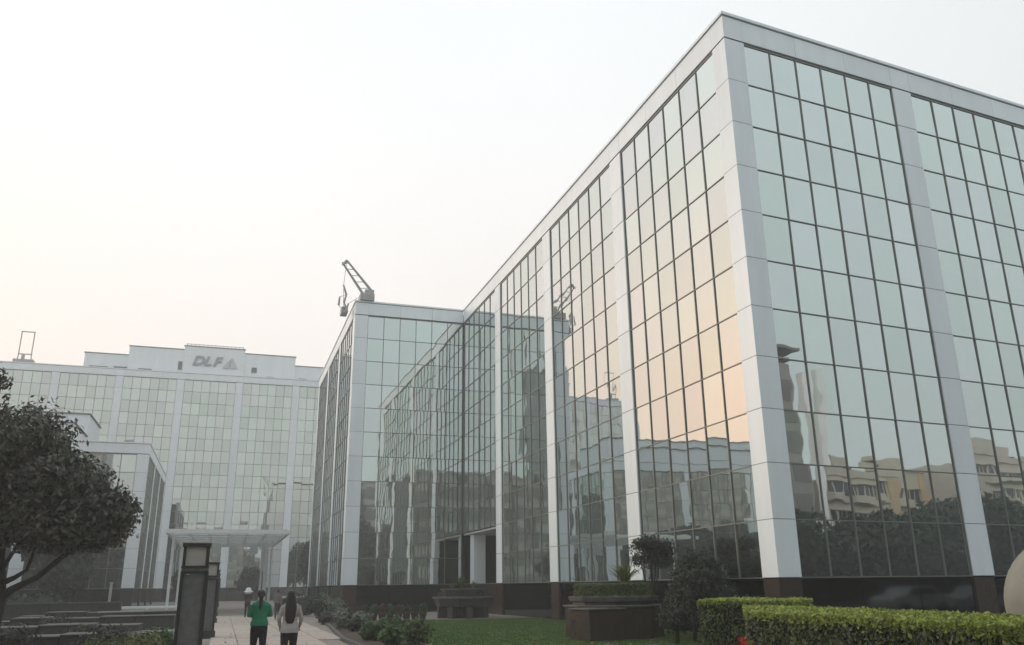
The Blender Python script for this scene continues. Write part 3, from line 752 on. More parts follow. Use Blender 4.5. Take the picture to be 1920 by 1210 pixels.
# lawn blades
def grass():
    n = 90000
    x = rng.uniform(6.2, 16.3, n); y = rng.uniform(19, 45.8, n)
    lim = 6.1 + np.clip((y - 29) / 17, 0, 1) * 1.9
    k = x > lim; x, y = x[k], y[k]; n = len(x)
    a = rng.uniform(0, 6.28, n); h = rng.uniform(.03, .065, n); w = .018
    V = np.stack([np.stack([x - np.cos(a) * w, y - np.sin(a) * w, np.full(n, .01)], 1), np.stack([x + np.cos(a) * w, y + np.sin(a) * w, np.full(n, .01)], 1),
                  np.stack([x + rng.normal(0, .02, n), y + rng.normal(0, .02, n), h], 1)], 1).reshape(-1, 3)
    me = bpy.data.meshes.new('lawn'); me.vertices.add(3 * n); me.vertices.foreach_set('co', V.astype(np.float32).ravel())
    me.loops.add(3 * n); me.loops.foreach_set('vertex_index', np.arange(3 * n, dtype=np.int32)); me.polygons.add(n)
    me.polygons.foreach_set('loop_start', (np.arange(n) * 3).astype(np.int32)); me.polygons.foreach_set('loop_total', np.full(n, 3, np.int32))
    me.materials.append(mat('grass_blades', (0.085, 0.165, 0.032), rough=0.7, island=0.35, var=0.3, vscale=1.0, trans=0.2)); me.update(calc_edges=True)
    tag(link('lawn_grass', me), 'short mown green lawn between the walk and the glass building', 'lawn', kind='stuff')
grass()
def litter():
    n = 900; x = rng.uniform(5, 16, n); y = rng.uniform(22, 46, n); x[:260] = rng.uniform(.2, 4.2, 260); y[:260] = rng.uniform(17, 55, 260)
    z = np.where(x > 6, .05, .055)
    m = mat('fallen_leaf', (0.22, 0.15, 0.06), rough=.8, island=.5)
    tag(link('fallen_leaves', leaf_mesh('fallen_leaves', m, np.stack([x, y, z], 1), np.tile((0, 0, 1), (n, 1)), .09, .05, jitter=.2)), kind='stuff')
litter()

# clipped hedges
def hedge(name, label, poly, h, n, ntop, group, L_=.085, W_=.045, side_edges=None):
    cx = sum(p[0] for p in poly) / len(poly); cy = sum(p[1] for p in poly) / len(poly)
    root = empty(name, (cx, cy, 0), label, 'hedge', group)
    ins = [(cx + (x - cx) * .9, cy + (y - cy) * .93) for x, y in poly]
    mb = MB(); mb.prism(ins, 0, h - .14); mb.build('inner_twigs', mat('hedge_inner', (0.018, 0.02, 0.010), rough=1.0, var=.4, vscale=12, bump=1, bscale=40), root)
    per = [(poly[i], poly[(i + 1) % len(poly)]) for i in range(len(poly))]
    ln = [math.dist(a, b) for a, b in per]; P = []; Nn = []
    for (a, b), l in zip(per, ln):
        k = int(n * l / sum(ln)); t = rng.uniform(0, 1, k); z = rng.uniform(.02, h - .02, k)
        nx, ny = (b[1] - a[1]) / l, -(b[0] - a[0]) / l
        if (cx - a[0]) * nx + (cy - a[1]) * ny > 0: nx, ny = -nx, -ny
        px = a[0] + (b[0] - a[0]) * t; py = a[1] + (b[1] - a[1]) * t
        wob = np.array([noise.noise(Vector((px[i] * 1.7, py[i] * 1.7, z[i] * 2.2))) for i in range(k)]) * .09 - rng.uniform(0, .10, k)
        rag = np.clip(.18 - z, 0, 1) * rng.uniform(-1, .3, k)
        P.append(np.stack([px + nx * (wob + rag), py + ny * (wob + rag), z], 1)); Nn.append(np.tile((nx, ny, .35), (k, 1)))
    P = np.concatenate(P); Nn = np.concatenate(Nn)
    link('side_leaves', leaf_mesh('side_leaves', LEAF['olive'], P, Nn, L_, W_, jitter=.55), root, (0, 0, 0))
    # top growth, fresh and light
    xs = [p[0] for p in poly]; ys = [p[1] for p in poly]
    q = []
    X = rng.uniform(min(xs), max(xs), ntop * 3); Y = rng.uniform(min(ys), max(ys), ntop * 3)
    ins_ = np.ones(len(X), bool); sg = None
    area = sum(poly[i][0] * poly[(i + 1) % len(poly)][1] - poly[(i + 1) % len(poly)][0] * poly[i][1] for i in range(len(poly)))
    for (a, b) in per:
        cr = (b[0] - a[0]) * (Y - a[1]) - (b[1] - a[1]) * (X - a[0]); ins_ &= (cr > -.03) if area > 0 else (cr < .03)
    X = X[ins_][:ntop]; Y = Y[ins_][:ntop]; k = len(X)
    Z = h - .03 + np.array([noise.noise(Vector((X[i] * 1.3, Y[i] * 1.3, 0))) for i in range(k)]) * .05 + rng.normal(0, .018, k)
    link('top_growth', leaf_mesh('top_growth', LEAF['lime'], np.stack([X, Y, Z], 1), np.tile((-.1, -.1, .8), (k, 1)), L_, W_, jitter=.6), root, (0, 0, 0))
    per_n = int(ntop * .35); t = rng.uniform(0, 1, per_n); e = rng.integers(0, len(per), per_n)
    A = np.array([per[i][0] for i in e]); B = np.array([per[i][1] for i in e])
    XY = A + (B - A) * t[:, None]; Z = h - np.abs(rng.normal(0, .07, per_n))
    link('edge_growth', leaf_mesh('edge_growth', LEAF['lime'], np.column_stack([XY, Z]), np.tile((-.4, -.4, .6), (per_n, 1)), L_, W_, jitter=.6), root, (0, 0, 0))
    return root
GH = 'clipped hedges at the lower right'
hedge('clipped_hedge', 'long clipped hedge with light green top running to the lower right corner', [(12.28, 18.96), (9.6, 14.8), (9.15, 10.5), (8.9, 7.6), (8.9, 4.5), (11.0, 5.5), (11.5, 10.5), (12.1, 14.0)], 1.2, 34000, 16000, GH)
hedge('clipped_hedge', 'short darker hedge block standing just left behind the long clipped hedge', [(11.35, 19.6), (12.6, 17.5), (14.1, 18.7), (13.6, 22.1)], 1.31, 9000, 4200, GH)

# ------------------------------------------------------------------ lantern pillars along the walk
def lantern(x, y, label, parent_copy=None):
    root = empty('lantern_pillar', (x, y, 0), label, 'lamp pillar', 'lantern pillars lining the left side of the walk')
    return root
def make_lantern(x, y, label):
    root = lantern(x, y, label)
    box('plinth', (.66, .66, .25), M['stone_dark'], root, (x, y, .125), bev=.01)
    sh = box('shaft', (.46, .46, 1.76), M['pillar'], root, (x, y, .25 + .88), bev=.008)
    for sx in (-1, 1):
        for sy in (-1, 1): box('corner_strip', (.07, .07, 1.78), M['black'], sh, (x + sx * .245, y + sy * .245, .25 + .89), bev=.005)
    box('lower_rim', (.56, .56, .05), M['black'], root, (x, y, 2.055), bev=.006)
    box('band', (.54, .54, .055), M['stone'], root, (x, y, 2.11), bev=.006)
    box('upper_rim', (.56, .56, .045), M['black'], root, (x, y, 2.162), bev=.006)
    lb = box('lamp_box', (.44, .44, .40), M['lampglass'], root, (x, y, 2.385), bev=.01)
    for sx in (-1, 1):
        for sy in (-1, 1): box('frame_post', (.06, .06, .40), M['black'], lb, (x + sx * .235, y + sy * .235, 2.385))
    box('roof_frame', (.58, .58, .07), M['black'], root, (x, y, 2.62), bev=.006)
    box('cap', (.62, .62, .035), M['lampglass'], root, (x, y, 2.675), bev=.006)
    return root
l0 = make_lantern(-.58, 20.2, 'nearest and largest lantern pillar at the left side of the walk')
def copy_thing(src, dx, dy, label):
    r = src.copy(); COL.objects.link(r); r.location = src.location + Vector((dx, dy, 0)); r['label'] = label
    for ch in src.children:
        c = ch.copy(); COL.objects.link(c); c.parent = r
        for g in ch.children:
            d = g.copy(); COL.objects.link(d); d.parent = c
    return r
for k, (x, y, lab) in enumerate(((-.42, 34.5, 'second lantern pillar from the viewer, half behind the nearest one'), (-.42, 49, 'third lantern pillar from the viewer on the left side of the walk'),
                                 (-.42, 61, 'fourth lantern pillar from the viewer, small in the distance'), (-.42, 92, 'farthest lantern pillar, beyond the white canopy'))):
    copy_thing(l0, x + .58, y - 20.2, lab)

# ------------------------------------------------------------------ white canopy over the walk
def canopy():
    root = empty('entrance_canopy', (.1, 74, 0), 'white steel canopy with glazed top on slim twin posts over the walk', 'canopy')
    y0, y1, z = 64, 85, 5.55
    for x in (-3.9, 4.25): box('edge_beam', (.20, y1 - y0, .26), M['white_metal'], root, (x, (y0 + y1) / 2, z))
    for y in (y0, y1): box('edge_beam', (7.94, .20, .26), M['white_metal'], root, (.17, y, z - .003))
    pm = mat('frosted_canopy_glass', (0.72, 0.75, 0.75), rough=0.35, trans=0.6, var=.2, vscale=2)
    nt = pm.node_tree; outn = nt.nodes['Material Output']; prev = outn.inputs[0].links[0].from_socket
    tp = nt.nodes.new('ShaderNodeBsdfTransparent'); tp.inputs[0].default_value = (.9, .93, .92, 1)
    mx = nt.nodes.new('ShaderNodeMixShader'); mx.inputs[0].default_value = .5
    nt.links.new(prev, mx.inputs[1]); nt.links.new(tp.outputs[0], mx.inputs[2]); nt.links.new(mx.outputs[0], outn.inputs[0])
    for i in range(6):
        for j in range(7):
            box('roof_pane', (1.27, 2.9, .03), pm, root, (-3.9 + .08 + (i + .5) * 1.332, y0 + (j + .5) * 3.0, z + .16))
    for i in range(1, 6): box('rafter', (.10, y1 - y0 - .2, .10), M['white_metal'], root, (-3.9 + .08 + i * 1.332, (y0 + y1) / 2, z + .05))
    for j in range(1, 7): box('purlin', (7.9, .10, .10), M['white_metal'], root, (.17, y0 + j * 3.0, z - .10))
    for x, y in ((-3.55, 66.5), (-3.1, 70.5), (3.75, 76), (3.3, 76), (-3.4, 83.5), (-2.95, 83.5), (3.75, 83.5), (3.3, 83.5)):
        box('post', (.19, .19, z - .15), M['white_metal'], root, (x, y, (z - .15) / 2), bev=.01)
    for x in (-2.2, -.7, .8, 2.4):
        box('hanging_panel', (.7, .06, .75), M['white_metal'], root, (x, 80.0, z - .55))
    return root
canopy()

# ------------------------------------------------------------------ roof cranes
def roof_crane():
    x0, y0, z0 = 8.7, 62.2, ZP + .17
    root = empty('roof_crane', (x0, y0, z0), 'grey window cleaning crane with raised twin jib on the roof of the forward wing', 'crane')
    box('base', (1.1, 1.4, .55), M['grey_metal'], root, (x0 + .1, y0, z0 + .27), bev=.03)
    box('turret', (.7, .8, .5), M['grey_metal'], root, (x0 + .3, y0, z0 + .75), bev=.03)
    a = Vector((x0 + .5, y0 - .1, z0 + .95)); b = Vector((7.15, y0 - .2, 26.1))
    for off in (Vector((0, 0, 0)), Vector((-.62, .1, -.32))):
        mb = MB(); mb.tube([a + off, b + off * .55], [.11, .075], 6); mb.build('jib_arm', M['grey_metal'], root)
    mb = MB(); mb.tube([b, b + Vector((-.3, 0, -.42))], [.12, .12], 6); mb.build('jib_head', M['grey_metal'], root)
    for k in range(5):
        t = (k + .5) / 5; p = a.lerp(b, t); q = (a + Vector((-.62, .1, -.32))).lerp(b + Vector((-.62, .1, -.32)) * .55, min(1, t + .1))
        mb = MB(); mb.tube([p, q], .03, 5); mb.build('lattice_bar', M['grey_metal'], root)
    return root
roof_crane()
def roof_clutter():
    x, y = 7.55, 63.6; z = ZP - .5
    root = empty('hanging_cradle', (x, y, z), 'tangle of cradle, ropes and pulleys hanging off the roof edge beside the crane', 'work cradle')
    mb = MB(); mb.box((x - .25, y, z + .25), (.5, 1.0, .5)); mb.build('cradle', M['grey_metal'], root)
    for k, (a, b) in enumerate((((7.1, 63, 24.4), (7.35, 63, 23.6)), ((7.35, 63, 23.6), (7.2, 63, 23.0)), ((7.2, 63, 23.0), (7.5, 63, 22.2)), ((6.85, 63, 23.4), (6.8, 63, 22.7)), ((7.55, 63, 22.9), (7.3, 63, 22.1)))):
        mb = MB(); mb.tube([a, b], [.07, .10], 5); mb.build('rope_block', M['grey_metal'], root)
    for a, b in (((7.15, 62.0, 26.05), (7.1, 63, 24.4)), ((7.1, 63, 24.4), (x - .3, y, z + .5)), ((6.85, 63, 23.4), (7.35, 63, 23.6)), ((6.8, 63, 22.7), (x - .4, y, z + .4)), ((7.55, 63, 22.9), (8.2, 62.4, ZP + .6))):
        mb = MB(); mb.tube([a, b], .022, 5); mb.build('rope', M['grey_metal'], root)
roof_clutter()
def far_davit():
    x0, y0, z0 = -30.7, 137, 34.0
    root = empty('roof_davit', (x0, y0, z0), 'small pale frame davit standing on the left part of the far roof', 'davit')
    for dx in (-.85, .85):
        mb = MB(); mb.tube([(x0 + dx * 1.15, y0, z0), (x0 + dx, y0, z0 + 1.2), (x0 + dx, y0, z0 + 4.8)], .09, 6); mb.build('upright', M['grey_metal'], root)
    for z in (z0 + 1.35, z0 + 4.8): box('crossbar', (1.9, .14, .14), M['grey_metal'], root, (x0, y0, z))
    box('base', (2.7, 1.2, .5), M['grey_metal'], root, (x0, y0, z0 + .2)); box('winch', (.4, .4, .8), M['grey_metal'], root, (x0 - .2, y0, z0 + .8))
far_davit()

# ------------------------------------------------------------------ stone planters
def oct_pts(x, y, r, rot=22.5, sx=1.0, sy=1.0): return [(x + sx * r * math.cos(R(rot + 45 * k)), y + sy * r * math.sin(R(rot + 45 * k))) for k in range(8)]
def planter_far():
    x, y = 13.1, 48.6
    root = empty('stone_planter', (x, y, 0), 'dark stepped stone planter with spiky plants in front of the recessed entrance', 'planter')
    for k in range(8):
        a = R(45 * k); box('leg', (.5, .34, .62), M['stone_dark'], root, (x + 1.22 * math.cos(a), y + 1.22 * math.sin(a), .31), a, bev=.02)
    mb = MB(); mb.prism(oct_pts(x, y, .85), 0, .62); mb.build('core', M['stone_dark'], root)
    mb = MB(); mb.prism(oct_pts(x, y, 1.55), .62, 1.05, oct_pts(x, y, 1.72)); mb.build('bowl', M['stone_dark'], root, bevel=.02)
    mb = MB(); mb.prism(oct_pts(x, y, 1.8), 1.05, 1.15); mb.build('rim', M['stone'], root, bevel=.02)
    mb = MB(); mb.prism(oct_pts(x, y, 1.15), 1.15, 1.5, oct_pts(x, y, 1.25)); mb.build('upper_bowl', M['stone_dark'], root, bevel=.02)
    mb = MB(); mb.prism(oct_pts(x, y, 1.32), 1.5, 1.58); mb.build('upper_rim', M['stone'], root, bevel=.01)
    for px, py, h, n in ((x - .1, y, .95, 60), (x + .7, y + .3, .6, 30), (x - .7, y - .3, .5, 30)):
        blade_plant('spiky_plant', ('tallest spiky green plant in the dark stone planter' if h > .9 else 'small spiky plant %s of the tallest one in the dark stone planter' % ('right' if px > x else 'left')), 'plant', px, py, 1.52, h, n, 'mid', group='spiky plants in the dark stone planter', w=.05)
    for k in range(6):
        a = R(60 * k + 10); shrub_c(x + 1.42 * math.cos(a), y + 1.42 * math.sin(a), 1.1, .3, .35, 120, 'brown', 'low dull plant on the ledge of the dark stone planter', 'low plants on the planter ledge')
def shrub_c(x, y, z, r, h, n, lm, label, group, L_=.09, W_=.04):
    d = rng.normal(0, 1, (n, 3)); d /= np.linalg.norm(d, axis=1)[:, None]
    P = np.array((x, y, z + h * .5)) + d * rng.uniform(.3, 1, n)[:, None] * np.array((r, r, h * .5))
    tag(link('low_plant', leaf_mesh('low_plant', LEAF[lm], P, d, L_, W_)), label, 'plant', group)
planter_far()

def planter_near():
    x, y = 12.75, 27.6
    root = empty('stone_planter', (x, y, 0), 'large brown granite planter with a ring hedge and yellow green agave on top', 'planter')
    gp = M['granite']
    # low front block with ledge, and taller octagon behind
    for k in range(8):
        a = oct_pts(x, y, 1.62)[k]; b = oct_pts(x, y, 1.62)[(k + 1) % 8]
        cx, cy = (a[0] + b[0]) / 2, (a[1] + b[1]) / 2; ang = math.atan2(b[1] - a[1], b[0] - a[0])
        for j in range(2):
            t = (j + .5) / 2; px_, py_ = a[0] + (b[0] - a[0]) * t, a[1] + (b[1] - a[1]) * t
            box('granite_slab', (math.dist(a, b) / 2 - .01, .08, .98), gp, root, (px_, py_, .5), ang, bev=.006)
    mb = MB(); mb.prism(oct_pts(x, y, 1.56), 0, 1.0); mb.build('planter_body', M['stone_dark'], root)
    mb = MB(); mb.prism(oct_pts(x, y, 1.74), 1.0, 1.06); mb.build('ledge', M['stone'], root, bevel=.015)
    mb = MB(); mb.prism(oct_pts(x, y, 1.40), 1.06, 1.17); mb.build('recess', M['stone_dark'], root)
    mb = MB(); mb.prism(oct_pts(x, y, 1.50), 1.17, 1.33, oct_pts(x, y, 1.56)); mb.build('rim', M['stone'], root, bevel=.02)
    box('side_block', (1.3, 1.2, .94), gp, root, (x - 1.2, y - 1.3, .47), R(8), bev=.015); box('side_ledge', (1.4, 1.3, .05), M['stone'], root, (x - 1.2, y - 1.3, .97), R(8), bev=.01)
    box('slot', (.26, .02, .09), M['black'], root, (x - 1.48, y - 1.93, .62), R(8))
    # ring hedge
    n = 7000; a = rng.uniform(0, 6.28, n); rr = 1.3 + rng.normal(0, .03, n); zz = rng.uniform(1.33, 1.72, n)
    top = rng.uniform(0, 1, n) < .4; rr[top] = rng.uniform(.9, 1.3, top.sum()); zz[top] = 1.72 + rng.normal(0, .02, top.sum())
    P = np.stack([x + rr * np.cos(a), y + rr * np.sin(a), zz], 1); Nn = np.stack([np.cos(a), np.sin(a), np.where(top, 2, .3)], 1)
    hm = link('ring_hedge', leaf_mesh('ring_hedge', LEAF['olive'], P, Nn, .07, .04)); tag(hm, 'low clipped green ring hedge on top of the large granite planter', 'hedge')
    blade_plant('agave_plant', 'yellow green agave with long pointed leaves on the large granite planter', 'plant', x + .35, y - .2, 1.62, 1.0, 80, 'blade', w=.075, spread=1.05)
planter_near()
# small dark round-headed trees and shrubs beside it
def small_tree(x, y, h, r, label, n, lm='deep', cat='tree', name='small_tree', zc=.78, sq=.8):
    rr = random.Random(int(x * 31 + y * 17))
    lobes = [((x, y, h * zc), (r * .75, r * .75, r * sq * .75))]
    for k in range(7):
        a = k * .9 + rr.random(); lobes.append(((x + r * .55 * math.cos(a), y + r * .55 * math.sin(a), h * zc + r * sq * rr.uniform(-.6, .55)), (r * rr.uniform(.3, .55),) * 2 + (r * sq * rr.uniform(.25, .45),)))
    stems = [[((x, y, h * .25), .04), ((x + dx, y + dy, h * zc - .1), .015)] for dx, dy in ((r * .5, .1), (-r * .45, 0), (.05, -r * .4))]
    return tree(name, label, cat, (x, y, 0), [((x, y, -.05), .07), ((x + .05, y, h * .4), .05), ((x, y, h * zc), .03)], stems, lobes, int(n * 1.3), .12, .045, LEAF[lm], lump=.45, depth=.8)
small_tree(14.8, 28.7, 3.5, .98, 'small dark loose-crowned tree directly behind the agave planter', 2700, 'brown', zc=.80, sq=.72)
small_tree(15.6, 26.6, 2.9, .85, 'dark bushy tree close to the glass, right of the agave planter', 5200, 'deep', zc=.66, sq=1.15)
small_tree(13.9, 24.3, 2.5, .8, 'dull brownish shrubby tree left of the hedge block', 5200, 'brown', zc=.62, sq=1.0)
small_tree(14.8, 24.3, 2.1, .7, 'low dull brown bush between the granite planter and the hedge block', 4200, 'brown', zc=.5, sq=1.0)
small_tree(12.9, 23.6, 1.5, .55, 'low dark bush at the foot of the granite planter', 3200, 'brown', zc=.5, sq=.9)
small_tree(15.6, 23.2, 1.7, .6, 'dark bush close to the foot of the corner column', 3200, 'deep', zc=.5, sq=1.0)
small_tree(13.4, 22.0, 1.1, .5, 'lowest dark bush in front of the hedge block', 2400, 'brown', zc=.5, sq=.8)
# stones around
def rock(x, y, s, label, group):
    mb = MB(); n = 7; vs = []; rr = random.Random(int(x * 100 + y))
    for j, (rad, z) in enumerate(((.8, 0), (1, .25), (.75, .5), (.3, .62))):
        for k in range(n):
            a = 6.283 * k / n; q = rad * s * rr.uniform(.8, 1.15); vs.append((x + q * math.cos(a), y + q * .8 * math.sin(a), z * s))
    fs = [(i * n + k, i * n + (k + 1) % n, (i + 1) * n + (k + 1) % n, (i + 1) * n + k) for i in range(3) for k in range(n)] + [tuple(3 * n + k for k in range(n))]
    mb.add(vs, fs); tag(mb.build('rock', M['stone'], None, smooth=False), label, 'rock', group)
for k in range(13): rock(10.0 + k * .3 + random.uniform(-.1, .1), 22.9 - k * .12 + random.uniform(-.25, .25), random.uniform(.12, .2), 'grey stone edging the ground below the granite planter', 'grey stones below the granite planter')

# ------------------------------------------------------------------ stone sphere at the right edge
def sphere():
    m = mat('beige_weathered_stone', (0.30, 0.29, 0.24), rough=.8, var=.25, vscale=1.4, bump=.2, bscale=25)
    x, y, r = 14.06, 11.3, 1.22
    root = empty('stone_sphere', (x, y, 0), 'big smooth beige stone ball behind the hedge at the right edge', 'sculpture')
    mb = MB(); seg = 48; mb.lathe((x, y, r + .05), [(max(.001, r * math.sin(math.pi * k / 24)), -r * math.cos(math.pi * k / 24)) for k in range(25)], seg); mb.build('ball', m, root, smooth=True)
    mb = MB(); mb.lathe((x, y, 0), [(.9, 0), (.9, .12), (.7, .16)], 24); mb.build('plinth', M['stone'], root)
sphere()

# ------------------------------------------------------------------ pots in a row
def pot_row():
    clay = mat('dark_clay_pot', (0.075, 0.045, 0.032), rough=.8, var=.3, vscale=8)
    root0 = None
    prof = [(.13, 0), (.15, .04), (.20, .30), (.23, .34), (.23, .40), (.19, .40), (.18, .36)]
    for k in range(8):
        x = 7.35 + k * .42; y = 47.1 - k * .10
        lab = 'flower pot in the row on the pale walk beside the lawn, number of leaves dark'
        lab = ['leftmost pot of the row beside the lawn', 'second pot from the left in the row beside the lawn', 'third pot from the left in the row beside the lawn, reddish plant', 'pot left of the middle of the row beside the lawn',
               'pot right of the middle of the row beside the lawn, reddish plant', 'third pot from the right in the row beside the lawn', 'second pot from the right in the row beside the lawn', 'rightmost pot of the row beside the lawn'][k]
        root = empty('flower_pot', (x, y, 0), lab, 'flower pot', 'row of plant pots along the edge of the lawn')
        mb = MB(); mb.lathe((x, y, .02), prof, 16); mb.build('pot', clay, root, smooth=True)
        n = 260; d = rng.normal(0, 1, (n, 3)); d /= np.linalg.norm(d, axis=1)[:, None]
        P = np.array((x, y, .62)) + d * rng.uniform(.3, 1, n)[:, None] * np.array((.24, .24, .26))
        lm = mat('reddish_leaves', (0.085, 0.045, 0.03), rough=.7, island=.4) if k in (2, 4) else LEAF['mid' if k % 2 else 'brown']
        link('pot_plant', leaf_mesh('pot_plant', lm, P, d, .12, .05), root, (0, 0, 0))
pot_row()

# ------------------------------------------------------------------ bed plants beside the walk
GB = 'leafy plants in the bed between the walk and the lawn'
for x, y, r, h, n, lm, lab in ((5.15, 38.5, .42, .85, 700, 'grey', 'silvery green plant at the narrow end of the bed by the walk'), (5.7, 37.2, .45, .75, 700, 'grey', 'second silvery plant right of the first in the bed by the walk'),
    (5.3, 36.4, .35, .55, 500, 'brown', 'dark leafy plant below the silvery ones'), (4.9, 30.2, .4, .62, 700, 'mid', 'bright green plant at the lower left end of the bed'), (5.5, 29.8, .5, .8, 900, 'mid', 'tall bright green plant at the bottom of the bed'),
    (6.0, 31.4, .42, .6, 700, 'deep', 'dark green plant near the middle of the bed'), (6.3, 29.4, .45, .72, 800, 'mid', 'broad leafed green plant at the lower right of the bed'), (5.6, 33.4, .4, .5, 600, 'olive', 'yellowish green plant in the middle of the bed'),
    (6.55, 32.5, .35, .55, 500, 'deep', 'dark plant at the lawn edge of the bed'), (4.9, 43.5, .45, .6, 500, 'brown', 'low dull plant at the far end of the bed'), (5.7, 44.5, .5, .75, 600, 'grey', 'grey green plant at the far corner of the bed'),
    (6.6, 43.2, .45, .6, 500, 'mid', 'green plant beside the far corner of the lawn'), (5.1, 27.3, .45, .6, 800, 'mid', 'green plant at the bottom edge below the bed'), (5.9, 27.6, .45, .7, 800, 'olive', 'yellow green plant at the bottom edge left of the lawn')):
    shrub('bed_plant', lab, 'plant', x, y, r, h, n, lm, L_=.17, W_=.07, group=GB)
GF = 'shrubs growing against the foot of the forward wing'
for k in range(9):
    x = 4.9 + (k % 3) * 1.0; y = 57.5 + (k // 3) * 6.5
    shrub('foundation_shrub', ('%s shrub, %s, %s one, at the foot of the forward wing' % (('dull brown', 'dark green', 'grey green')[k % 3], ('nearest row', 'middle row', 'farthest row')[k // 3], ('left', 'centre', 'right')[k % 3])), 'shrub', x, y, .75, 1.15 + .2 * (k % 2), 700, ('brown', 'deep', 'grey')[k % 3], L_=.2, W_=.09, group=GF)
# plants at the left of the nearest lantern
GLs = 'shrubs left of the nearest lantern pillar'
for x, y, r, h, lm, lab in ((-1.75, 24.2, .55, .75, 'blade', 'yellowish green shrub at the bottom, left of the nearest lantern pillar'), (-2.6, 24.8, .6, .6, 'olive', 'olive shrub at the bottom, second left of the nearest lantern pillar'),
                            (-1.35, 25.8, .4, .7, 'mid', 'green shrub tight against the nearest lantern pillar'), (-3.4, 25.2, .5, .45, 'brown', 'low dull shrub at the bottom, farthest left of the lantern pillar')):
    shrub('low_shrub', lab, 'shrub', x, y, r, h, 1500, lm, L_=.12, W_=.05, group=GLs)
# flowers at the foot of the long hedge
shrub('flowering_plant', 'plant with bright red blossoms at the foot of the hedge', 'flowers', 9.35, 14.6, .22, .62, 500, 'mid', L_=.09, W_=.04, flowers=('red', 8))
shrub('flowering_plant', 'plant with yellow blossoms at the foot of the hedge right of the red one', 'flowers', 9.25, 13.6, .2, .5, 400, 'mid', L_=.09, W_=.04, flowers=('yellow', 10))
shrub('flowering_plant', 'small faint reddish flowers left of the hedge end', 'flowers', 10.2, 16.9, .25, .35, 300, 'mid', L_=.09, W_=.04, flowers=('red', 6))

# ------------------------------------------------------------------ dark terraces on the left
def terraces():
    root = empty('stone_terrace', (-9, 38, 0), 'low dark stepped stone terraces in the shade at the lower left', 'terrace')
    rr = random.Random(5)
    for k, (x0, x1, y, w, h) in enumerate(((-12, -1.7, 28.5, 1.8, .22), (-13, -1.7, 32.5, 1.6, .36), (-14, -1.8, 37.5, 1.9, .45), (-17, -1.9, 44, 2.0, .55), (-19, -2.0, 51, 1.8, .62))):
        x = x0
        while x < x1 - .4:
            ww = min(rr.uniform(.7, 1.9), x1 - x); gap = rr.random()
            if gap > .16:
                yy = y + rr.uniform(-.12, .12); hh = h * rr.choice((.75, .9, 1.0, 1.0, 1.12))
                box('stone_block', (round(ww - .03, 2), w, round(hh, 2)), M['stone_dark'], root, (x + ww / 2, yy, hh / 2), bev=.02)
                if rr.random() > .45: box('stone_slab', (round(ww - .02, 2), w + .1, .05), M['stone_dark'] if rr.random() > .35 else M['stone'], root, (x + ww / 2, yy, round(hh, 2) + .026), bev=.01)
            x += ww
    return root
terraces()
for k, (x, y) in enumerate(((-7.6, 30.4), (-5.9, 30.6), (-9.2, 34.9), (-4.4, 34.8), (-11.0, 40.4), (-6.4, 40.6), (-8.9, 41), (-3.2, 30.3), (-12.5, 47), (-5.0, 47.4))):
    shrub('terrace_shrub', 'dark low shrub growing in a gap between the stone terraces', 'shrub', x, y, .75, .6 + .12 * (k % 3), 500, 'brown' if k % 2 else 'deep', L_=.14, W_=.07, group='dark shrubs between the stone terraces')
def dark_wall():
    root = empty('garden_wall', (-8.6, 55.5, 0), 'dark low wall with a pale top edge under the big tree', 'wall')
    n = 6
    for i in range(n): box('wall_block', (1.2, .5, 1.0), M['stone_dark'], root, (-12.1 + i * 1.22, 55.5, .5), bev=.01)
    for i in range(3): box('coping_stone', (2.42, .62, .07), M['stone'], root, (-11.5 + i * 2.44, 55.5, 1.036), bev=.01)
dark_wall()
def rail():
    root = empty('barrier_rail', (-4.3, 57, 0), 'white horizontal barrier rail on short posts left of the lantern pillars', 'barrier')
    box('rail', (4.6, .10, .16), M['white_metal'], root, (-4.1, 57, .70), bev=.02)
    for x in (-6.2, -4.1, -2.0): box('post', (.1, .1, .64), M['white_metal'], root, (x, 57, .31))
    p = empty('sign_post', (-6.3, 57.6, 0), 'slim grey post standing at the left end of the white barrier rail', 'post')
    box('shaft', (.14, .14, 2.1), M['grey_metal'], p, (-6.3, 57.6, 1.05), bev=.01); box('cap', (.22, .22, .06), M['grey_metal'], p, (-6.3, 57.6, 2.13))
    r2 = empty('white_bench', (5.0, 70, 0), 'low white slab bench by the forward wing, right of the women', 'bench')
    box('seat', (2.2, .6, .16), M['white_metal'], r2, (5.0, 70, 1.05), bev=.02); 
    for x in (4.2, 5.8): box('leg', (.2, .5, .97), M['stone_dark'], r2, (x, 70, .485))
    c = empty('fallen_plank', (-3.6, 44.8, 0), 'pale plank lying slanted over the terrace in front of the white barrier rail', 'plank')
    box('plank', (3.4, .3, .06), M['lampglass'], c, (-3.6, 44.8, .76), R(12))
rail()
# a darker shrub belt closing the view under the left trees
GU = 'dark shrubs under the left trees'
for k in range(9):
    shrub('dark_shrub', 'dark shrub in the shade under the left trees', 'shrub', -28 + k * 2.0, 71 + (k % 2), 1.3, 1.5, 900, 'deep', L_=.34, W_=.2, group=GU)

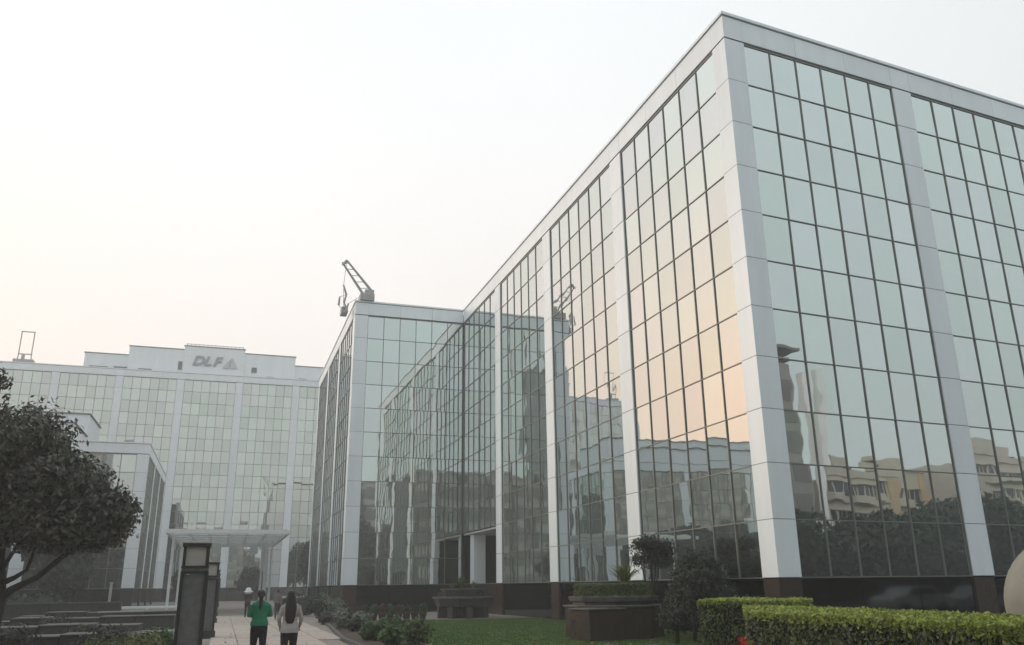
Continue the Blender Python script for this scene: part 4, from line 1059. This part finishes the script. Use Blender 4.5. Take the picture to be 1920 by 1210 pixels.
# ------------------------------------------------------------------ reflected parked cars beside the right face
def car(x, y, rz, col, label):
    root = empty('parked_car', (x, y, 0), label, 'car', 'cars parked beyond the right edge and mirrored low in the glass', rz)
    cm = mat('car_paint', col, rough=.25, spec=.6)
    side = [(-2.1, .35), (-2.15, .75), (-1.9, .95), (-1.2, 1.0), (-.65, 1.42), (.75, 1.45), (1.35, 1.02), (2.0, .9), (2.15, .62), (2.1, .35)]
    def extr(pts, w, nm, m):
        mb = MB(); n = len(pts); mb.add([(a, -w / 2, b) for a, b in pts] + [(a, w / 2, b) for a, b in pts], [tuple(range(n)), tuple(range(2 * n - 1, n - 1, -1))] + [(i, n + i, n + (i + 1) % n, (i + 1) % n) for i in range(n)])
        o = link(nm, mb.mesh(nm, m), root, (0, 0, 0), world=False)
        bv = o.modifiers.new('b', 'BEVEL'); bv.width = .05; bv.segments = 2
    extr(side, 1.7, 'body', cm)
    extr([(-1.1, 1.02), (-.62, 1.36), (.7, 1.38), (1.22, 1.03)], 1.74, 'window', M['glass_dark'])
    for sx in (-1.3, 1.3):
        for sy in (-.8, .8):
            mb = MB(); mb.tube([(sx, sy - .1, .32), (sx, sy + .1, .32)], .32, 18); link('wheel', mb.mesh('wheel', M['black']), root, (0, 0, 0), world=False)
for x, y, c, lab in ((38.3, 12.2, (.75, .75, .77), 'white parked car mirrored low in the right face'), (43.6, 12.8, (.5, .51, .55), 'silver parked car mirrored low in the right face'), (49, 13.4, (.16, .16, .4), 'blue parked car mirrored low in the right face')):
    car(x, y, R(8), c, lab)

# ------------------------------------------------------------------ people
def skinned(name, verts, edges, radii, m, parent, sub=2, root=0):
    me = bpy.data.meshes.new(name); me.from_pydata(verts, edges, []); me.update()
    o = bpy.data.objects.new(name, me); COL.objects.link(o); o.parent = parent
    sk = o.modifiers.new('skin', 'SKIN'); sk.use_smooth_shade = True
    if not me.skin_vertices: me.attributes.new  # created by the modifier below
    lay = me.skin_vertices[0].data if me.skin_vertices else None
    return o, me
def make_skin(name, chain, m, parent, sub=2):
    """chain: list of (x,y,z,rx,ry,parent_index)"""
    import bmesh
    bm = bmesh.new(); lay = bm.verts.layers.skin.verify(); vs = []
    for i, (x, y, z, rx, ry, p) in enumerate(chain):
        v = bm.verts.new((x, y, z)); v[lay].radius = (rx, ry); v[lay].use_root = (i == 0); vs.append(v)
        if p is not None: bm.edges.new((vs[p], v))
    me = bpy.data.meshes.new(name); bm.to_mesh(me); bm.free(); me.materials.append(m)
    o = bpy.data.objects.new(name, me); COL.objects.link(o); o.parent = parent
    sk = o.modifiers.new('skin', 'SKIN'); sk.use_smooth_shade = True; sk.branch_smoothing = .6
    ss = o.modifiers.new('sub', 'SUBSURF'); ss.levels = sub; ss.render_levels = sub
    return o
skinm = mat('brown_skin', (0.30, 0.17, 0.11), rough=.55)
hairm = mat('black_hair', (0.012, 0.010, 0.009), rough=.5, bump=.3, bscale=60)
def person(x, y, h, label, top_m, leg_m, hair, arms, step=.0, rz=0.0, coat=False, hat=None, wide=1.0):
    k = h / 1.64
    root = empty('person', (x, y, 0.03), label, 'person', None, rz)
    root.scale = (k, k, k)
    # body facing +Y (walking away); hands by arms spec
    W = wide
    ch = [(0, 0, .93, .115 * W, .09, None), (0, 0, 1.05, .105 * W, .08, 0), (0, 0, 1.22, .11 * W, .08, 1), (0, 0, 1.33, .10 * W, .06, 2), (0, .0, 1.415, .05, .048, 3), (0, .01, 1.48, .048, .05, 4), (0, .015, 1.555, .078, .09, 5), (0, .015, 1.615, .05, .06, 6)]
    # legs
    for s, dy in ((-1, step), (1, -step)):
        b = len(ch); ch += [(s * .085, 0, .84, .095, .1, 0), (s * .09, dy * .45, .48, .058, .065, b), (s * .09, dy * .9 - (.05 if dy < 0 else 0), .11, .036, .04, b + 1), (s * .09, dy * .9 + .10, .035, .034, .026, b + 2)]
    hands = []
    for s in (-1, 1):
        b = len(ch); el, wr = arms
        ch += [(s * .165, 0, 1.335, .052, .052, 3), (s * el[0], el[1], el[2], .037, .038, b), (s * wr[0], wr[1], wr[2], .026, .024, b + 1), (s * (wr[0] - .01), wr[1] + .05, wr[2] - .03, .034, .017, b + 2)]
        hands.append((s, s * (wr[0] - .01), wr[1] + .06, wr[2] - .04))
        # five fingers
        for q in range(4): ch.append((s * (wr[0] - .01) + (q - 1.5) * .016, wr[1] + .10 - abs(q - 1.3) * .01, wr[2] - .075, .008, .008, b + 3))
        ch.append((s * (wr[0] - .05), wr[1] + .07, wr[2] - .03, .009, .009, b + 3))
    make_skin('body', ch, skinm, root)
    # clothing as lofted cloth shells
    def loft(mb, rings, seg=20):
        vs = [(cx + rx * math.cos(6.28318 * q / seg), cy + ry * math.sin(6.28318 * q / seg), z) for cx, cy, z, rx, ry in rings for q in range(seg)]
        n = len(rings); fs = [(i * seg + q, i * seg + (q + 1) % seg, (i + 1) * seg + (q + 1) % seg, (i + 1) * seg + q) for i in range(n - 1) for q in range(seg)]
        mb.add(vs, fs + [tuple(range(seg - 1, -1, -1)), tuple((n - 1) * seg + q for q in range(seg))])
    def shell(name, mb, m):
        o = link(name, mb.mesh(name, m, True), root, (0, 0, 0), world=False)
        rmm = o.modifiers.new('remesh', 'REMESH'); rmm.mode = 'VOXEL'; rmm.voxel_size = .011; rmm.use_smooth_shade = True
        sm = o.modifiers.new('smooth', 'SMOOTH'); sm.iterations = 6; sm.factor = .5
        return o
    mb = MB(); zb = .80 if coat else .90
    loft(mb, [(0, -.004, zb, (.200 if coat else .182) * W, .172 if coat else .148), (0, -.004, zb + .08, (.196 if coat else .176) * W, .166 if coat else .14), (0, 0, 1.04, .152 * W, .118), (0, 0, 1.14, .150 * W, .115), (0, 0, 1.25, .166 * W, .118), (0, -.005, 1.33, .178 * W, .105), (0, -.005, 1.375, .160 * W, .085), (0, 0, 1.405, .095, .068), (0, 0, 1.43, .06, .056)])
    el, wr = arms
    for s in (-1, 1):
        a = Vector((s * .155 * W, 0, 1.335)); b = Vector((s * el[0], el[1], el[2])); c = b.lerp(Vector((s * wr[0], wr[1], wr[2])), .8)
        mb.tube([a, a.lerp(b, .35), b, b.lerp(c, .5), c], [.058, .053, .045, .040, .036], 14)
    shell('top', mb, top_m)
    mb = MB(); loft(mb, [(0, 0, .98, .140 * W, .112), (0, -.005, .92, .160 * W, .132), (0, -.012, .85, .172 * W, .142), (0, -.01, .79, .165 * W, .13), (0, -.005, .76, .12, .11)])
    for s, dy in ((-1, step), (1, -step)):
        mb.tube([(s * .086, -.005, .84), (s * .088, dy * .1, .72), (s * .09, dy * .45, .48), (s * .09, dy * .7, .30), (s * .09, dy * .9 - (.05 if dy < 0 else 0), .08)], [.098, .093, .068, .06, .05], 14)
    shell('trousers', mb, leg_m)
    for s, dy in ((-1, step), (1, -step)):
        mb = MB(); yy = dy * .9 + .05 - (.05 if dy < 0 else 0); mb.lathe((s * .09, yy, 0), [(.05, 0), (.052, .03), (.042, .065), (.02, .08)], 14, 1.0, 2.5); o = link('shoe', mb.mesh('shoe', M['black'], True), root, (0, 0, 0), world=False)
    mb = MB(); mb.lathe((0, .0, 1.565), [(.03, -.085), (.078, -.055), (.092, 0), (.086, .045), (.06, .08), (.01, .096)], 20, .95, 1.08)
    if hair == 'long': loft(mb, [(0, -.03, 1.60, .07, .06), (0, -.035, 1.52, .098, .075), (0, -.06, 1.42, .112, .062), (.004, -.098, 1.30, .122, .040), (.0, -.122, 1.16, .118, .030), (-.006, -.130, 1.05, .098, .024), (0, -.130, .985, .06, .014)])
    elif hair == 'bun':
        loft(mb, [(0, -.04, 1.57, .06, .05), (0, -.075, 1.52, .052, .05), (-.004, -.095, 1.46, .04, .036), (-.01, -.108, 1.37, .042, .03), (-.014, -.128, 1.28, .026, .02), (-.016, -.13, 1.22, .008, .008)])
    shell('hair', mb, hairm)
    # face: nose, ears (mostly turned away)
    mb = MB()
    for s in (-1, 1): mb.lathe((s * .088, .01, 1.54), [(.004, -.03), (.014, 0), (.004, .03)], 8)
    mb.lathe((0, .115, 1.535), [(.003, -.02), (.014, -.012), (.006, .025)], 8)
    link('face', mb.mesh('face', skinm, True), root, (0, 0, 0), world=False)
    if hat:
        mb = MB(); mb.lathe((0, 0, 1.55), [(.02, .22), (.12, .19), (.17, .1), (.19, .02), (.29, -.03), (.30, -.06), (.2, -.07), (.16, -.16)], 20); link('hat', mb.mesh('hat', hat, True), root, (0, 0, 0), world=False)
    return root
cloth = lambda n, c: mat(n, c, rough=.9, var=.18, vscale=9, bump=.25, bscale=14)
green = cloth('green_cotton', (0.022, 0.19, 0.095)); greige = cloth('pale_grey_cotton', (0.38, 0.355, 0.33)); blackc = cloth('black_cotton', (0.016, 0.015, 0.017)); dk = cloth('dark_grey_cotton', (0.05, 0.045, 0.05))
person(.85, 20.3, 1.64, 'woman in a green top and black trousers, dark hair tied, walking away', green, blackc, 'bun', ((.235, .0, 1.10), (.14, .17, 1.13)), .20, R(3), wide=1.08)
person(1.42, 19.2, 1.62, 'woman in a pale grey top and black trousers with long loose dark hair walking away', greige, blackc, 'long', ((.235, -.02, 1.08), (.20, .12, .90)), -.18, R(-4), coat=True, wide=.98)
person(1.6, 57, 1.62, 'distant dark clothed person with a round white hat beyond the woman in green', dk, blackc, 'short', ((.22, .05, 1.1), (.16, .2, 1.15)), .15, 0, hat=cloth('white_hat_cloth', (.75, .78, .8)))
person(3.1, 52, 1.60, 'distant person in grey clothes seen between the two women', cloth('mid_grey_cotton', (.17, .15, .16)), dk, 'short', ((.22, .0, 1.1), (.2, .1, .88)), -.12, R(180))

# ------------------------------------------------------------------ haze
hz = bpy.data.materials.new('haze'); hz.use_nodes = True
nt = hz.node_tree
for n in list(nt.nodes):
    if n.type == 'BSDF_PRINCIPLED': nt.nodes.remove(n)
pv = nt.nodes.new('ShaderNodeVolumePrincipled'); pv.inputs['Color'].default_value = (0.985, 0.985, 0.985, 1)
pv.inputs['Density'].default_value = 0.0015; pv.inputs['Anisotropy'].default_value = 0.2
nt.links.new(pv.outputs[0], nt.nodes['Material Output'].inputs['Volume'])
mb = MB(); mb.box((0, 0, 27.0), (700, 700, 57)); hb = mb.build('haze', hz); tag(hb, kind='stuff')
